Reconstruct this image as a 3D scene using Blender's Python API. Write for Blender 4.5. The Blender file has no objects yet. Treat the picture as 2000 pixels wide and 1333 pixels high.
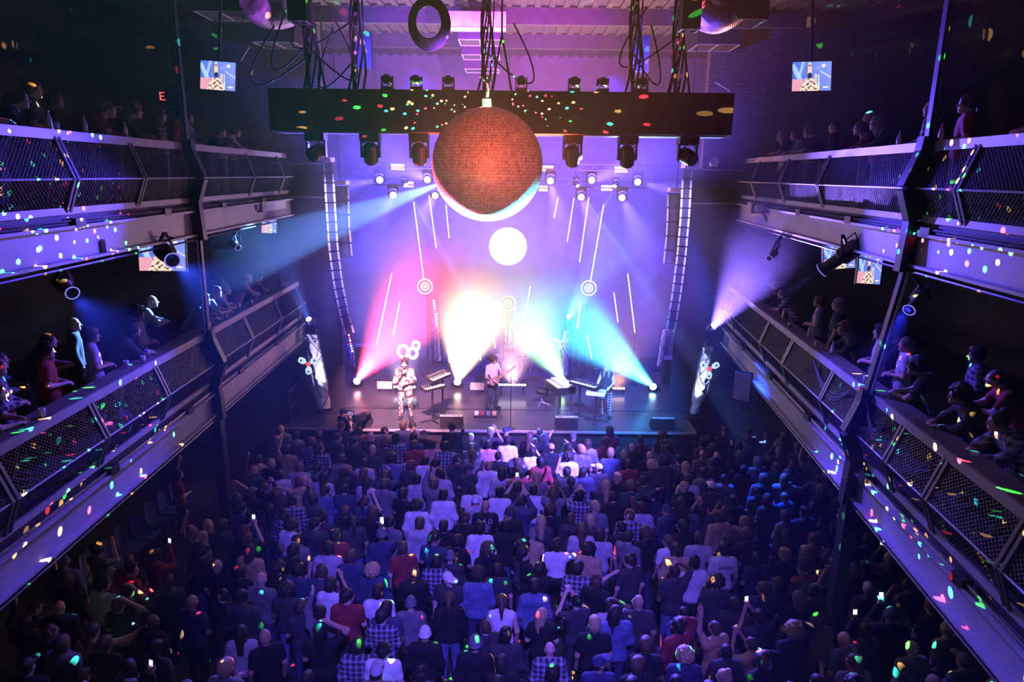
import bpy, math, random
import numpy as np
from mathutils import Vector, Matrix, Euler

# ------------------------------------------------------------------ camera, world, lights
scene = bpy.context.scene
COL = scene.collection
PITCH, ROLL, CAMH = math.radians(13.7), math.radians(0.65), 8.5
_F = Vector((0, math.cos(PITCH), -math.sin(PITCH)))
_U0 = Vector((1, 0, 0)).cross(_F)
_R = Vector((1, 0, 0)) * math.cos(ROLL) + _U0 * math.sin(ROLL)
_U = _U0 * math.cos(ROLL) - Vector((1, 0, 0)) * math.sin(ROLL)
EYE = Vector((0, 0, CAMH))
cam_data = bpy.data.cameras.new('camera')
cam_data.sensor_width = 36
cam_data.lens = 36 * 1333 / 2000
cam_data.clip_start = 0.05
cam = bpy.data.objects.new('camera', cam_data)
COL.objects.link(cam)
m = Matrix((_R, _U, -_F)).transposed().to_4x4()
m.translation = EYE
cam.matrix_world = m
scene.camera = cam

scene.view_settings.view_transform = 'Standard'
scene.view_settings.look = 'None'
scene.view_settings.gamma = 1
scene.view_settings.exposure = 0.0
scene.cycles.use_denoising = True
scene.cycles.max_bounces = 3
scene.cycles.diffuse_bounces = 1
scene.cycles.glossy_bounces = 2
scene.cycles.transmission_bounces = 2
scene.cycles.transparent_max_bounces = 6
scene.cycles.volume_bounces = 0
scene.cycles.sample_clamp_indirect = 4
scene.cycles.sample_clamp_direct = 0

# the house is filled with thin stage haze; nothing else lies outside it
world = bpy.data.worlds.new('world')
scene.world = world
world.use_nodes = True
wn = world.node_tree
wn.nodes['Background'].inputs['Color'].default_value = (0.0, 0.0, 0.0, 1)
wn.nodes['Background'].inputs['Strength'].default_value = 0
vs = wn.nodes.new('ShaderNodeVolumeScatter')
vs.inputs['Color'].default_value = (0.9, 0.92, 1, 1)
vs.inputs['Density'].default_value = 0.0004
vs.inputs['Anisotropy'].default_value = 0.35
wn.links.new(vs.outputs[0], wn.nodes['World Output'].inputs['Volume'])


def at(x, y, Y):
    """The point at depth Y (metres from the viewer's wall) seen along a sight line of the photo."""
    r = _R * ((x - 1000) / 1333) - _U * ((y - 666.5) / 1333) + _F
    return EYE + r * (Y / r.y)


def atz(x, y, z):
    r = _R * ((x - 1000) / 1333) - _U * ((y - 666.5) / 1333) + _F
    return EYE + r * ((z - CAMH) / r.z)


def spot(name, loc, target, col, watts, angle, blend=0.4, radius=0.05):
    d = bpy.data.lights.new(name, 'SPOT')
    d.color = col
    d.energy = watts
    d.spot_size = math.radians(angle)
    d.spot_blend = blend
    d.shadow_soft_size = radius
    o = bpy.data.objects.new(name, d)
    COL.objects.link(o)
    o.location = loc
    o.rotation_euler = (Vector(target) - Vector(loc)).to_track_quat('-Z', 'Y').to_euler()
    return o


def point(name, loc, col, watts, radius=0.1):
    d = bpy.data.lights.new(name, 'POINT')
    d.color = col
    d.energy = watts
    d.shadow_soft_size = radius
    o = bpy.data.objects.new(name, d)
    COL.objects.link(o)
    o.location = loc
    return o


BALL = Vector((-0.46, 12.2, 8.66))
BALL_R = 0.957
# the four floor lamps of the stage whose beams meet on the mirror ball: lamp position, colour, watts, spread
FLOOR_BEAMS = [(at(695, 748, 22.6), (1, 0.06, 0.15), 420000, 17, 0.7), (at(893, 750, 22.6), (1, 0.60, 0.22), 560000, 14.5, 1.45),
               (at(1099, 745, 22.6), (0.36, 1.0, 0.30), 140000, 14.5, 1.45), (at(1278, 759, 22.6), (0.05, 0.62, 0.92), 390000, 13.5, 1.45)]
for p, c, w, a, dz in FLOOR_BEAMS:
    spot('stage_floor_beam', p + (BALL - p).normalized() * 0.3, BALL - Vector((0, 0, dz)), c, w, a, 1.0, 0.08)
# wash lamps on the rear truss: lamp, aim, watts, spread
WASH = [(at(742, 352, 24), at(570, 380, 20), 2.6), (at(835, 352, 24), at(600, 230, 14), 2.2), (at(1075, 353, 24), at(1120, 560, 17), 2.5),
        (at(1155, 353, 24), at(1420, 250, 15), 2.2), (at(1245, 356, 24), at(1430, 400, 20), 2.6),
        (at(768, 381, 24.4), at(640, 640, 15), 1.2), (at(850, 382, 24.4), at(640, 700, 12), 2.0),
        (at(1135, 385, 24.4), at(1250, 700, 14), 2.0), (at(1215, 386, 24.4), at(1330, 640, 15), 2.0)]
for p, t, w in WASH:
    spot('rear_wash', p + (t - p).normalized() * 0.25, t, (0.11, 0.07, 1.0), w * 26000, 17, 0.9, 0.1)
# narrow pale beams crossing the stage
SHARP = [(at(790, 360, 23.6), at(895, 545, 21), 5), (at(880, 352, 23.6), at(430, 520, 15), 9),
         (at(1125, 362, 23.6), at(1330, 660, 20), 5), (at(1203, 363, 23.6), at(1110, 530, 21), 5)]
for i, (p, t, a) in enumerate(SHARP):
    spot('profile_beam', p + (t - p).normalized() * 0.22, t, (0.13, 0.32, 1.0), (80000, 220000, 100000, 60000)[i], a, 0.3, 0.03)
# lamps on the two outer stage towers
spot('tower_beam', at(1389, 646, 18.8), at(1600, 330, 13), (0.26, 0.14, 1.0), 70000, 27, 0.8, 0.05)
spot('tower_beam', at(607, 636, 18.8), at(520, 430, 14), (0.10, 0.18, 1.0), 9000, 12, 0.8, 0.05)
spot('tower_beam', at(1107, 628, 23.5), at(1160, 540, 20), (0.4, 0.7, 1.0), 16000, 16, 0.8, 0.05)
# balcony spots
spot('balcony_spot', at(146, 580, 9), at(235, 660, 8), (0.03, 0.06, 1.0), 40000, 34, 0.8, 0.06)
spot('balcony_spot', at(348, 522, 12), at(470, 600, 10), (0.03, 0.08, 1.0), 50000, 36, 0.8, 0.06)
spot('balcony_spot', at(1771, 608, 10), at(1690, 700, 9), (0.03, 0.03, 1.0), 40000, 36, 0.8, 0.06)
spot('balcony_spot', at(1604, 527, 12), at(1440, 640, 13), (0.16, 0.10, 1.0), 60000, 24, 0.8, 0.06)
# blue house wash on the audience, hung above and behind the viewer
spot('crowd_wash', (0.5, -1.0, 12.2), (-0.4, 11.0, 1.6), (0.14, 0.08, 1.0), 20000, 38, 1.0, 0.25)
spot('crowd_side_wash', at(1330, 420, 17), atz(1500, 960, 1.5), (0.015, 0.08, 1.0), 26000, 22, 1.0, 0.2)
# moving heads of the front truss that light the balcony fronts
spot('front_truss_spot', (-3.75, 13.1, 8.75), (-6.0, 7.6, 7.5), (0.10, 0.06, 1.0), 3500, 44, 0.9, 0.1)
spot('front_truss_spot', (3.7, 13.1, 8.75), (6.0, 9.4, 7.4), (0.10, 0.06, 1.0), 3500, 44, 0.9, 0.1)
spot('front_truss_spot', (-2.7, 13.1, 8.7), (-6.0, 10.0, 5.2), (0.10, 0.06, 1.0), 3000, 40, 0.9, 0.1)
spot('front_truss_spot', (2.6, 13.1, 8.7), (5.5, 10.5, 5.2), (0.10, 0.06, 1.0), 3000, 40, 0.9, 0.1)
# added purple spots, without fixtures, that wash the rear cloth
spot('cloth_fill', (-3, 22, 11.5), (-3, 27, 5), (0.07, 0.03, 1.0), 17000, 100, 1.0, 0.3)
spot('cloth_fill', (3, 22, 11.5), (3, 27, 5), (0.07, 0.03, 1.0), 17000, 100, 1.0, 0.3)
# added red spot imitating lens glare over the ball and the middle of the truss
spot('ball_glare_fill', (1.2, -2.0, 9.5), BALL + Vector((0.25, 0, 0.25)), (1.0, 0.10, 0.045), 13000, 13, 1.0, 0.05)
# added spots above the ball that imitate coloured streaks of lens glare
for tx, ty, c, w in ((1210, -60, (1, 0.30, 0.08), 30000), (1120, 40, (1, 0.05, 0.12), 18000), (830, 60, (0.7, 0.45, 0.12), 5000), (760, 120, (0.45, 0.05, 0.8), 4000)):
    p = Vector((0.25 if tx > 1000 else -1.1, 11.6, 9.75))
    spot('ball_streak_fill', p, at(tx, ty, 12.6), c, w, 22, 1.0, 0.05)
# stage wash
spot('stage_wash', (-2.3, 13.3, 8.85), (-3.2, 20.5, 1.3), (1.0, 0.40, 0.55), 48000, 30, 1.0, 0.1)
spot('stage_wash', (2.6, 13.3, 8.85), (3.2, 20.5, 1.3), (0.03, 0.22, 1.0), 36000, 30, 1.0, 0.1)
spot('stage_wash', (1.3, 13.3, 8.85), (0.2, 20.5, 1.3), (0.65, 0.30, 0.9), 30000, 30, 1.0, 0.1)
# purple light of the lamps that stand on top of the front truss
for x, tx, c, w in ((-2.4, -4.5, (0.10, 0.06, 1.0), 5000), (-1.2, -2.0, (0.34, 0.06, 1.0), 7000), (0.2, -0.5, (0.60, 0.05, 0.75), 8000), (1.2, 1.5, (0.60, 0.04, 0.60), 7000), (2.4, 4.5, (0.14, 0.06, 1.0), 5000)):
    spot('truss_uplight', (x, 13.7, 10.45), (tx, 21.0, 12.3), c, w, 60, 1.0, 0.08)
# added spots that brighten the sides of the speaker columns
spot('array_light', (-3.9, 14.2, 8.9), (-4.8, 19.0, 6.6), (0.36, 0.26, 1.0), 4000, 40, 0.8, 0.08)
spot('array_light', (3.6, 14.2, 8.9), (4.55, 19.0, 6.6), (0.36, 0.26, 1.0), 4000, 40, 0.8, 0.08)
# the big round lamp's own light
point('round_lamp_light', at(992, 482, 23.4), (1.0, 0.55, 0.42), 650, 0.3)
# added spots that brighten the singer and the keyboard player
spot('key_light', (-2.0, 2.0, 12.0), atz(793, 760, 2.3), (1.0, 0.62, 0.62), 2500, 7, 0.8, 0.1)
spot('key_light', (3.0, 2.0, 12.0), atz(1175, 770, 2.2), (0.62, 0.55, 1.0), 22000, 7, 0.8, 0.1)
# added spots at the feet of the two outer towers to brighten their sleeves
spot('sleeve_fill', atz(632, 812, 1.42), at(612, 690, 19.6), (0.5, 0.45, 1.0), 1200, 40, 0.8, 0.05)
spot('sleeve_fill', atz(1352, 815, 1.42), at(1384, 700, 19.6), (0.4, 0.5, 1.0), 1200, 40, 0.8, 0.05)


def gobo(name, loc, watts, scale, away):
    """Light thrown off the facets of the mirror ball: many small coloured spots."""
    o = point(name, loc, (1, 1, 1), watts, 0.0)
    d = o.data
    d.use_nodes = True
    nt = d.node_tree
    em = nt.nodes['Emission']
    tc = nt.nodes.new('ShaderNodeTexCoord')
    vo = nt.nodes.new('ShaderNodeTexVoronoi')
    vo.inputs['Scale'].default_value = scale
    nt.links.new(tc.outputs['Normal'], vo.inputs['Vector'])
    rmp = nt.nodes.new('ShaderNodeMapRange')
    rmp.inputs['From Min'].default_value = 0.215
    rmp.inputs['From Max'].default_value = 0.185
    rmp.inputs['To Min'].default_value = 0
    rmp.inputs['To Max'].default_value = 1
    nt.links.new(vo.outputs['Distance'], rmp.inputs['Value'])
    sep = nt.nodes.new('ShaderNodeSeparateColor')
    nt.links.new(vo.outputs['Color'], sep.inputs[0])
    cr = nt.nodes.new('ShaderNodeValToRGB')
    cr.color_ramp.interpolation = 'CONSTANT'
    e = cr.color_ramp.elements
    e[0].position, e[0].color = 0, (1, 0.5, 0.15, 1)
    e[1].position, e[1].color = 0.36, (1, 0.05, 0.07, 1)
    for pos, c in ((0.56, (0.05, 0.9, 0.7, 1)), (0.82, (0.06, 0.9, 0.08, 1))):
        k = e.new(pos)
        k.color = c
    nt.links.new(sep.outputs[0], cr.inputs[0])
    mul = nt.nodes.new('ShaderNodeMath')
    mul.operation = 'MULTIPLY'
    nt.links.new(rmp.outputs[0], mul.inputs[0])
    dim = nt.nodes.new('ShaderNodeMapRange')
    dim.inputs['To Min'].default_value = 0.3
    nt.links.new(sep.outputs[1], dim.inputs['Value'])
    nt.links.new(dim.outputs[0], mul.inputs[1])
    nt.links.new(cr.outputs[0], em.inputs['Color'])
    dt = nt.nodes.new('ShaderNodeVectorMath')
    dt.operation = 'DOT_PRODUCT'
    dt.inputs[1].default_value = away
    nt.links.new(tc.outputs['Normal'], dt.inputs[0])
    gt = nt.nodes.new('ShaderNodeMath')
    gt.operation = 'GREATER_THAN'
    gt.inputs[1].default_value = 0.12
    nt.links.new(dt.outputs['Value'], gt.inputs[0])
    m2 = nt.nodes.new('ShaderNodeMath')
    m2.operation = 'MULTIPLY'
    nt.links.new(mul.outputs[0], m2.inputs[0])
    nt.links.new(gt.outputs[0], m2.inputs[1])
    nt.links.new(m2.outputs[0], em.inputs['Strength'])
    return o


gobo('mirror_ball_light', BALL + Vector((0, -1.0, -0.25)), 90000, 34, (0, -0.97, -0.24))
gobo('mirror_ball_top_light', BALL + Vector((0, -0.30, 1.02)), 45000, 17, (0, 0.6, 0.8))

# ------------------------------------------------------------------ helpers
MATS = {}


def mat(name, col, rough=0.7, metal=0.0, noise=0.25, scale=6.0, bump=0.0, spec=0.3):
    if name in MATS:
        return MATS[name]
    mt = bpy.data.materials.new(name)
    mt.use_nodes = True
    nt = mt.node_tree
    b = nt.nodes['Principled BSDF']
    b.inputs['Roughness'].default_value = rough
    b.inputs['Metallic'].default_value = metal
    b.inputs['Specular IOR Level'].default_value = spec
    tc = nt.nodes.new('ShaderNodeTexCoord')
    nz = nt.nodes.new('ShaderNodeTexNoise')
    nz.inputs['Scale'].default_value = scale
    nz.inputs['Detail'].default_value = 3
    nt.links.new(tc.outputs['Object'], nz.inputs['Vector'])
    cr = nt.nodes.new('ShaderNodeValToRGB')
    e = cr.color_ramp.elements
    e[0].position, e[1].position = 0.3, 0.7
    e[0].color = tuple(c * (1 - noise) for c in col[:3]) + (1,)
    e[1].color = tuple(min(1, c * (1 + noise)) for c in col[:3]) + (1,)
    nt.links.new(nz.outputs[0], cr.inputs[0])
    nt.links.new(cr.outputs[0], b.inputs['Base Color'])
    if bump:
        bp = nt.nodes.new('ShaderNodeBump')
        bp.inputs['Strength'].default_value = bump
        nt.links.new(nz.outputs[0], bp.inputs['Height'])
        nt.links.new(bp.outputs[0], b.inputs['Normal'])
    MATS[name] = mt
    return mt


def glow(name, col, strength):
    if name in MATS:
        return MATS[name]
    mt = bpy.data.materials.new(name)
    mt.use_nodes = True
    b = mt.node_tree.nodes['Principled BSDF']
    b.inputs['Base Color'].default_value = (0.02, 0.02, 0.02, 1)
    b.inputs['Emission Color'].default_value = tuple(col) + (1,)
    b.inputs['Emission Strength'].default_value = strength
    mt.cycles.emission_sampling = 'NONE'
    MATS[name] = mt
    return mt


class MB:
    """Collects solids and links them as ONE mesh object."""

    def __init__(s):
        s.v, s.f, s.m = [], [], []

    def add(s, vs, fs, mi=0):
        o = len(s.v)
        s.v += [tuple(p) for p in vs]
        s.f += [tuple(i + o for i in f) for f in fs]
        s.m += [mi] * len(fs)
        return s

    def box(s, c, d, rot=None, mi=0):
        vs = [Vector((x * d[0] / 2, y * d[1] / 2, z * d[2] / 2)) for x in (-1, 1) for y in (-1, 1) for z in (-1, 1)]
        if rot is not None:
            R = rot if isinstance(rot, Matrix) else Euler(rot).to_matrix()
            vs = [R @ q for q in vs]
        return s.add([Vector(c) + q for q in vs], [(0, 1, 3, 2), (4, 6, 7, 5), (0, 4, 5, 1), (2, 3, 7, 6), (0, 2, 6, 4), (1, 5, 7, 3)], mi)

    def bar(s, p, q, w, h=None, mi=0, up=(0, 0, 1)):
        """A straight bar of rectangular section from p to q."""
        p, q = Vector(p), Vector(q)
        h = w if h is None else h
        d = (q - p).normalized()
        up = Vector(up)
        if abs(d.dot(up)) > 0.98:
            up = Vector((0, 1, 0))
        a = d.cross(up).normalized() * (w / 2)
        b = a.cross(d).normalized() * (h / 2)
        vs = [e + i * a + j * b for e in (p, q) for i, j in ((-1, -1), (1, -1), (1, 1), (-1, 1))]
        return s.add(vs, [(3, 2, 1, 0), (4, 5, 6, 7), (0, 1, 5, 4), (1, 2, 6, 5), (2, 3, 7, 6), (3, 0, 4, 7)], mi)

    def tube(s, pts, r, n=8, mi=0, taper=None):
        pts = [Vector(p) for p in pts]
        rs = taper or [r] * len(pts)
        vs, fs = [], []
        ref = None
        for i, p in enumerate(pts):
            d = (pts[min(i + 1, len(pts) - 1)] - pts[max(i - 1, 0)]).normalized()
            if ref is None:
                ref = Vector((0, 0, 1)) if abs(d.z) < 0.9 else Vector((1, 0, 0))
            a = d.cross(ref).normalized()
            b = a.cross(d).normalized()
            ref = b
            vs += [p + (a * math.cos(t * math.tau / n) + b * math.sin(t * math.tau / n)) * rs[i] for t in range(n)]
        for i in range(len(pts) - 1):
            for t in range(n):
                fs.append((i * n + t, i * n + (t + 1) % n, (i + 1) * n + (t + 1) % n, (i + 1) * n + t))
        fs.append(tuple(range(n - 1, -1, -1)))
        fs.append(tuple((len(pts) - 1) * n + t for t in range(n)))
        return s.add(vs, fs, mi)

    def lathe(s, prof, c=(0, 0, 0), n=16, rot=None, mi=0):
        """prof: (radius, height) pairs, turned about the local z axis."""
        R = Matrix.Identity(3) if rot is None else (rot if isinstance(rot, Matrix) else Euler(rot).to_matrix())
        vs, fs = [], []
        for r, z in prof:
            vs += [Vector(c) + R @ Vector((max(r, 1e-4) * math.cos(t * math.tau / n), max(r, 1e-4) * math.sin(t * math.tau / n), z)) for t in range(n)]
        for i in range(len(prof) - 1):
            for t in range(n):
                fs.append((i * n + t, i * n + (t + 1) % n, (i + 1) * n + (t + 1) % n, (i + 1) * n + t))
        fs.append(tuple(range(n - 1, -1, -1)))
        fs.append(tuple((len(prof) - 1) * n + t for t in range(n)))
        return s.add(vs, fs, mi)

    def ball(s, c, r, n=16, k=10, mi=0, rot=None):
        r = (r, r, r) if isinstance(r, (int, float)) else r
        R = Matrix.Identity(3) if rot is None else Euler(rot).to_matrix()
        vs, fs = [], []
        for i in range(k + 1):
            th = math.pi * i / k
            for t in range(n):
                ph = math.tau * t / n
                vs.append(Vector(c) + R @ Vector((r[0] * (math.sin(th) + 1e-5) * math.cos(ph), r[1] * (math.sin(th) + 1e-5) * math.sin(ph), r[2] * math.cos(th))))
        for i in range(k):
            for t in range(n):
                fs.append((i * n + t, (i + 1) * n + t, (i + 1) * n + (t + 1) % n, i * n + (t + 1) % n))
        return s.add(vs, fs, mi)

    def prism(s, pts, d, mi=0):
        """A flat outline (list of points) given thickness along d."""
        d = Vector(d)
        n = len(pts)
        vs = [Vector(p) for p in pts] + [Vector(p) + d for p in pts]
        fs = [tuple(range(n)), tuple(range(2 * n - 1, n - 1, -1))] + [(i, i + n, (i + 1) % n + n, (i + 1) % n) for i in range(n)]
        return s.add(vs, fs, mi)

    def mesh(s, name, mats, smooth=False):
        me = bpy.data.meshes.new(name)
        me.from_pydata(s.v, [], s.f)
        for x in (mats if isinstance(mats, (list, tuple)) else [mats]):
            me.materials.append(x)
        me.polygons.foreach_set('material_index', s.m)
        if smooth:
            me.polygons.foreach_set('use_smooth', [True] * len(me.polygons))
        me.update()
        return me

    def build(s, name, mats, parent=None, smooth=False, loc=None):
        o = bpy.data.objects.new(name, s.mesh(name, mats, smooth))
        COL.objects.link(o)
        if parent is not None:
            o.parent = parent
        if loc is not None:
            o.location = loc
        return o


def tag(o, label, cat, group=None, kind=None):
    o['label'] = label
    o['category'] = cat
    if group:
        o['group'] = group
    if kind:
        o['kind'] = kind
    return o


def thing(name, label, cat, loc=(0, 0, 0), rz=0.0, group=None, kind=None):
    o = bpy.data.objects.new(name, None)
    o.empty_display_size = 0.2
    COL.objects.link(o)
    o.location = loc
    o.rotation_euler = (0, 0, rz)
    return tag(o, label, cat, group, kind)


def struct(o, label=None, cat=None):
    o['kind'] = 'structure'
    if label:
        o['label'] = label
        o['category'] = cat or o.name.split('_')[0]
    return o


def copy_tree(o, parent=None, loc=None, rz=None):
    c = o.copy()
    COL.objects.link(c)
    if parent is not None:
        c.parent = parent
    if loc is not None:
        c.location = loc
    if rz is not None:
        c.rotation_euler = (0, 0, rz) if isinstance(rz, (int, float)) else rz
    for ch in o.children:
        copy_tree(ch, c)
    return c


BLACK = mat('black_paint', (0.012, 0.012, 0.014), 0.45)
MATT = mat('black_matt', (0.01, 0.01, 0.011), 0.9)
GREY = mat('grey_paint', (0.30, 0.30, 0.33), 0.6)
STEEL = mat('painted_steel', (0.36, 0.36, 0.40), 0.5, 0.2, 0.12, 3)
DARKSTEEL = mat('dark_steel', (0.05, 0.05, 0.058), 0.4, 0.5)
ALU = mat('aluminium', (0.5, 0.5, 0.53), 0.35, 0.8)
# ------------------------------------------------------------------ the room
def brick_mat():
    mt = bpy.data.materials.new('brick')
    mt.use_nodes = True
    nt = mt.node_tree
    b = nt.nodes['Principled BSDF']
    b.inputs['Roughness'].default_value = 0.85
    tc = nt.nodes.new('ShaderNodeTexCoord')
    mp = nt.nodes.new('ShaderNodeMapping')
    mp.inputs['Rotation'].default_value = (math.pi / 2, 0, 0)
    nt.links.new(tc.outputs['Object'], mp.inputs['Vector'])
    br = nt.nodes.new('ShaderNodeTexBrick')
    br.inputs['Color1'].default_value = (0.07, 0.055, 0.05, 1)
    br.inputs['Color2'].default_value = (0.10, 0.08, 0.07, 1)
    br.inputs['Mortar'].default_value = (0.03, 0.03, 0.03, 1)
    br.inputs['Scale'].default_value = 2.2
    nt.links.new(mp.outputs[0], br.inputs['Vector'])
    nt.links.new(br.outputs['Color'], b.inputs['Base Color'])
    bp = nt.nodes.new('ShaderNodeBump')
    bp.inputs['Strength'].default_value = 0.4
    nt.links.new(br.outputs['Fac'], bp.inputs['Height'])
    nt.links.new(bp.outputs[0], b.inputs['Normal'])
    return mt


WALLP = mat('wall_paint', (0.022, 0.022, 0.026), 0.85)
FLOORM = mat('concrete', (0.03, 0.03, 0.033), 0.6)
CEILM = mat('ceiling_paint', (0.035, 0.034, 0.038), 0.8, bump=0.2)
CLOTH = mat('backdrop_cloth', (0.12, 0.12, 0.14), 0.9, 0, 0.15, 2)
XL, XR, YB, YF, ZC = -11.0, 11.0, 27.0, -3.0, 12.8

struct(MB().box((0, 12, -0.1), (22.4, 30.6, 0.2)).build('floor', FLOORM), 'dark concrete floor of the hall under the audience', 'floor')
c = MB().box((0, 12, ZC + 0.1), (22.4, 30.6, 0.2))
for i in range(60):
    c.box((-10.9 + i * 0.37, 12, ZC - 0.03), (0.15, 30, 0.06))
struct(c.build('ceiling', CEILM), 'dark ribbed ceiling high above the hall', 'ceiling')
struct(MB().box((XL - 0.1, 12, 6.4), (0.2, 30.4, 12.8)).build('wall_left', WALLP), 'dark wall behind the left balconies', 'wall')
struct(MB().box((XR + 0.1, 12, 6.4), (0.2, 30.4, 12.8)).build('wall_right', WALLP), 'dark wall behind the right balconies', 'wall')
struct(MB().box((0, YB + 0.1, 6.4), (22, 0.2, 12.8)).build('wall_back', CLOTH), 'wall at the rear of the stage washed in blue light', 'wall')
struct(MB().box((0, YF - 0.1, 6.4), (22, 0.2, 12.8)).build('wall_front', WALLP), 'dark wall behind the viewer', 'wall')
BRICK = brick_mat()
for nm, x0, x1, lab in (('wall_stage_left', XL, -5.55, 'brick wall beside the stage opening on the left'), ('wall_stage_right', 5.5, XR, 'brick wall beside the stage opening on the right')):
    struct(MB().box(((x0 + x1) / 2, 20.75, 6.4), (x1 - x0, 0.3, 12.8)).build(nm, BRICK), lab, 'wall')
for i, (Y, z) in enumerate(((16.0, 12.55), (19.5, 12.55), (23.0, 12.55))):
    struct(MB().box((0, Y, z), (21.9, 0.18, 0.4)).build('trim_%d' % (i + 1), CEILM), 'steel ceiling beam, number %s from the viewer' % ('one', 'two', 'three')[i], 'beam')

hz = bpy.data.materials.new('stage_haze')
hz.use_nodes = True
hz.node_tree.nodes.remove(hz.node_tree.nodes['Principled BSDF'])
hv = hz.node_tree.nodes.new('ShaderNodeVolumeScatter')
hv.inputs['Color'].default_value = (0.9, 0.92, 1, 1)
hv.inputs['Density'].default_value = 0.0095
hv.inputs['Anisotropy'].default_value = 0.3
hz.node_tree.links.new(hv.outputs[0], hz.node_tree.nodes['Material Output'].inputs['Volume'])
tag(MB().box((0, 21.05, 6.35), (21.9, 11.7, 12.7)).build('haze', hz), 'thin smoky haze over the stage that shows the light beams', 'haze', None, 'stuff')

# masking panels either side of the stage, black cloth stretched on pipe frames
for s, x0, x1, zt, lab in ((-1, -7.0, -5.2, 8.75, 'tall black cloth masking panel left of the stage, behind the left speaker column'),
                           (1, 4.95, 6.8, 8.7, 'tall black cloth masking panel right of the stage, behind the right speaker column')):
    t = thing('masking_panel', lab, 'panel', ((x0 + x1) / 2, 20.35, 0))
    w = x1 - x0
    MB().box((0, 0, zt / 2), (w, 0.06, zt)).build('cloth', mat('masking_cloth', (0.03, 0.028, 0.04), 0.9, 0, 0.2, 3), t)
    for z in (zt, zt - 0.95):
        MB().tube([(-w / 2, -0.06, z), (w / 2, -0.06, z)], 0.025).build('pipe', ALU, t)

# ------------------------------------------------------------------ balconies
LED = mat('rail_front', (0.34, 0.34, 0.38), 0.55, 0.1, 0.1, 2)
SHELF = mat('shelf_wood', (0.13, 0.11, 0.10), 0.5, 0, 0.3, 8)
POSTM = mat('post_steel', (0.12, 0.12, 0.14), 0.45, 0.3, 0.12, 3)
FASC = mat('fascia_steel', (0.34, 0.34, 0.38), 0.5, 0.1, 0.12, 1.5)


def mesh_mat():
    mt = bpy.data.materials.new('wire_mesh')
    mt.use_nodes = True
    nt = mt.node_tree
    b = nt.nodes['Principled BSDF']
    b.inputs['Base Color'].default_value = (0.03, 0.03, 0.036, 1)
    b.inputs['Roughness'].default_value = 0.5
    tc = nt.nodes.new('ShaderNodeTexCoord')
    mp = nt.nodes.new('ShaderNodeMapping')
    mp.inputs['Scale'].default_value = (1, 1, 1)
    nt.links.new(tc.outputs['Object'], mp.inputs['Vector'])
    sx = nt.nodes.new('ShaderNodeSeparateXYZ')
    nt.links.new(mp.outputs[0], sx.inputs[0])
    def line(sign):
        a = nt.nodes.new('ShaderNodeMath'); a.operation = 'MULTIPLY_ADD'
        a.inputs[1].default_value = sign
        nt.links.new(sx.outputs[2], a.inputs[0]); nt.links.new(sx.outputs[1], a.inputs[2])
        b2 = nt.nodes.new('ShaderNodeMath'); b2.operation = 'PINGPONG'; b2.inputs[1].default_value = 0.035
        nt.links.new(a.outputs[0], b2.inputs[0])
        c2 = nt.nodes.new('ShaderNodeMath'); c2.operation = 'LESS_THAN'; c2.inputs[1].default_value = 0.0035
        nt.links.new(b2.outputs[0], c2.inputs[0])
        return c2
    l1, l2 = line(1.3), line(-1.3)
    mx = nt.nodes.new('ShaderNodeMath'); mx.operation = 'MAXIMUM'
    nt.links.new(l1.outputs[0], mx.inputs[0]); nt.links.new(l2.outputs[0], mx.inputs[1])
    nt.links.new(mx.outputs[0], b.inputs['Alpha'])
    return mt


WIRE = mesh_mat()
Y0, Y1 = 0.5, 19.75


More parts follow.
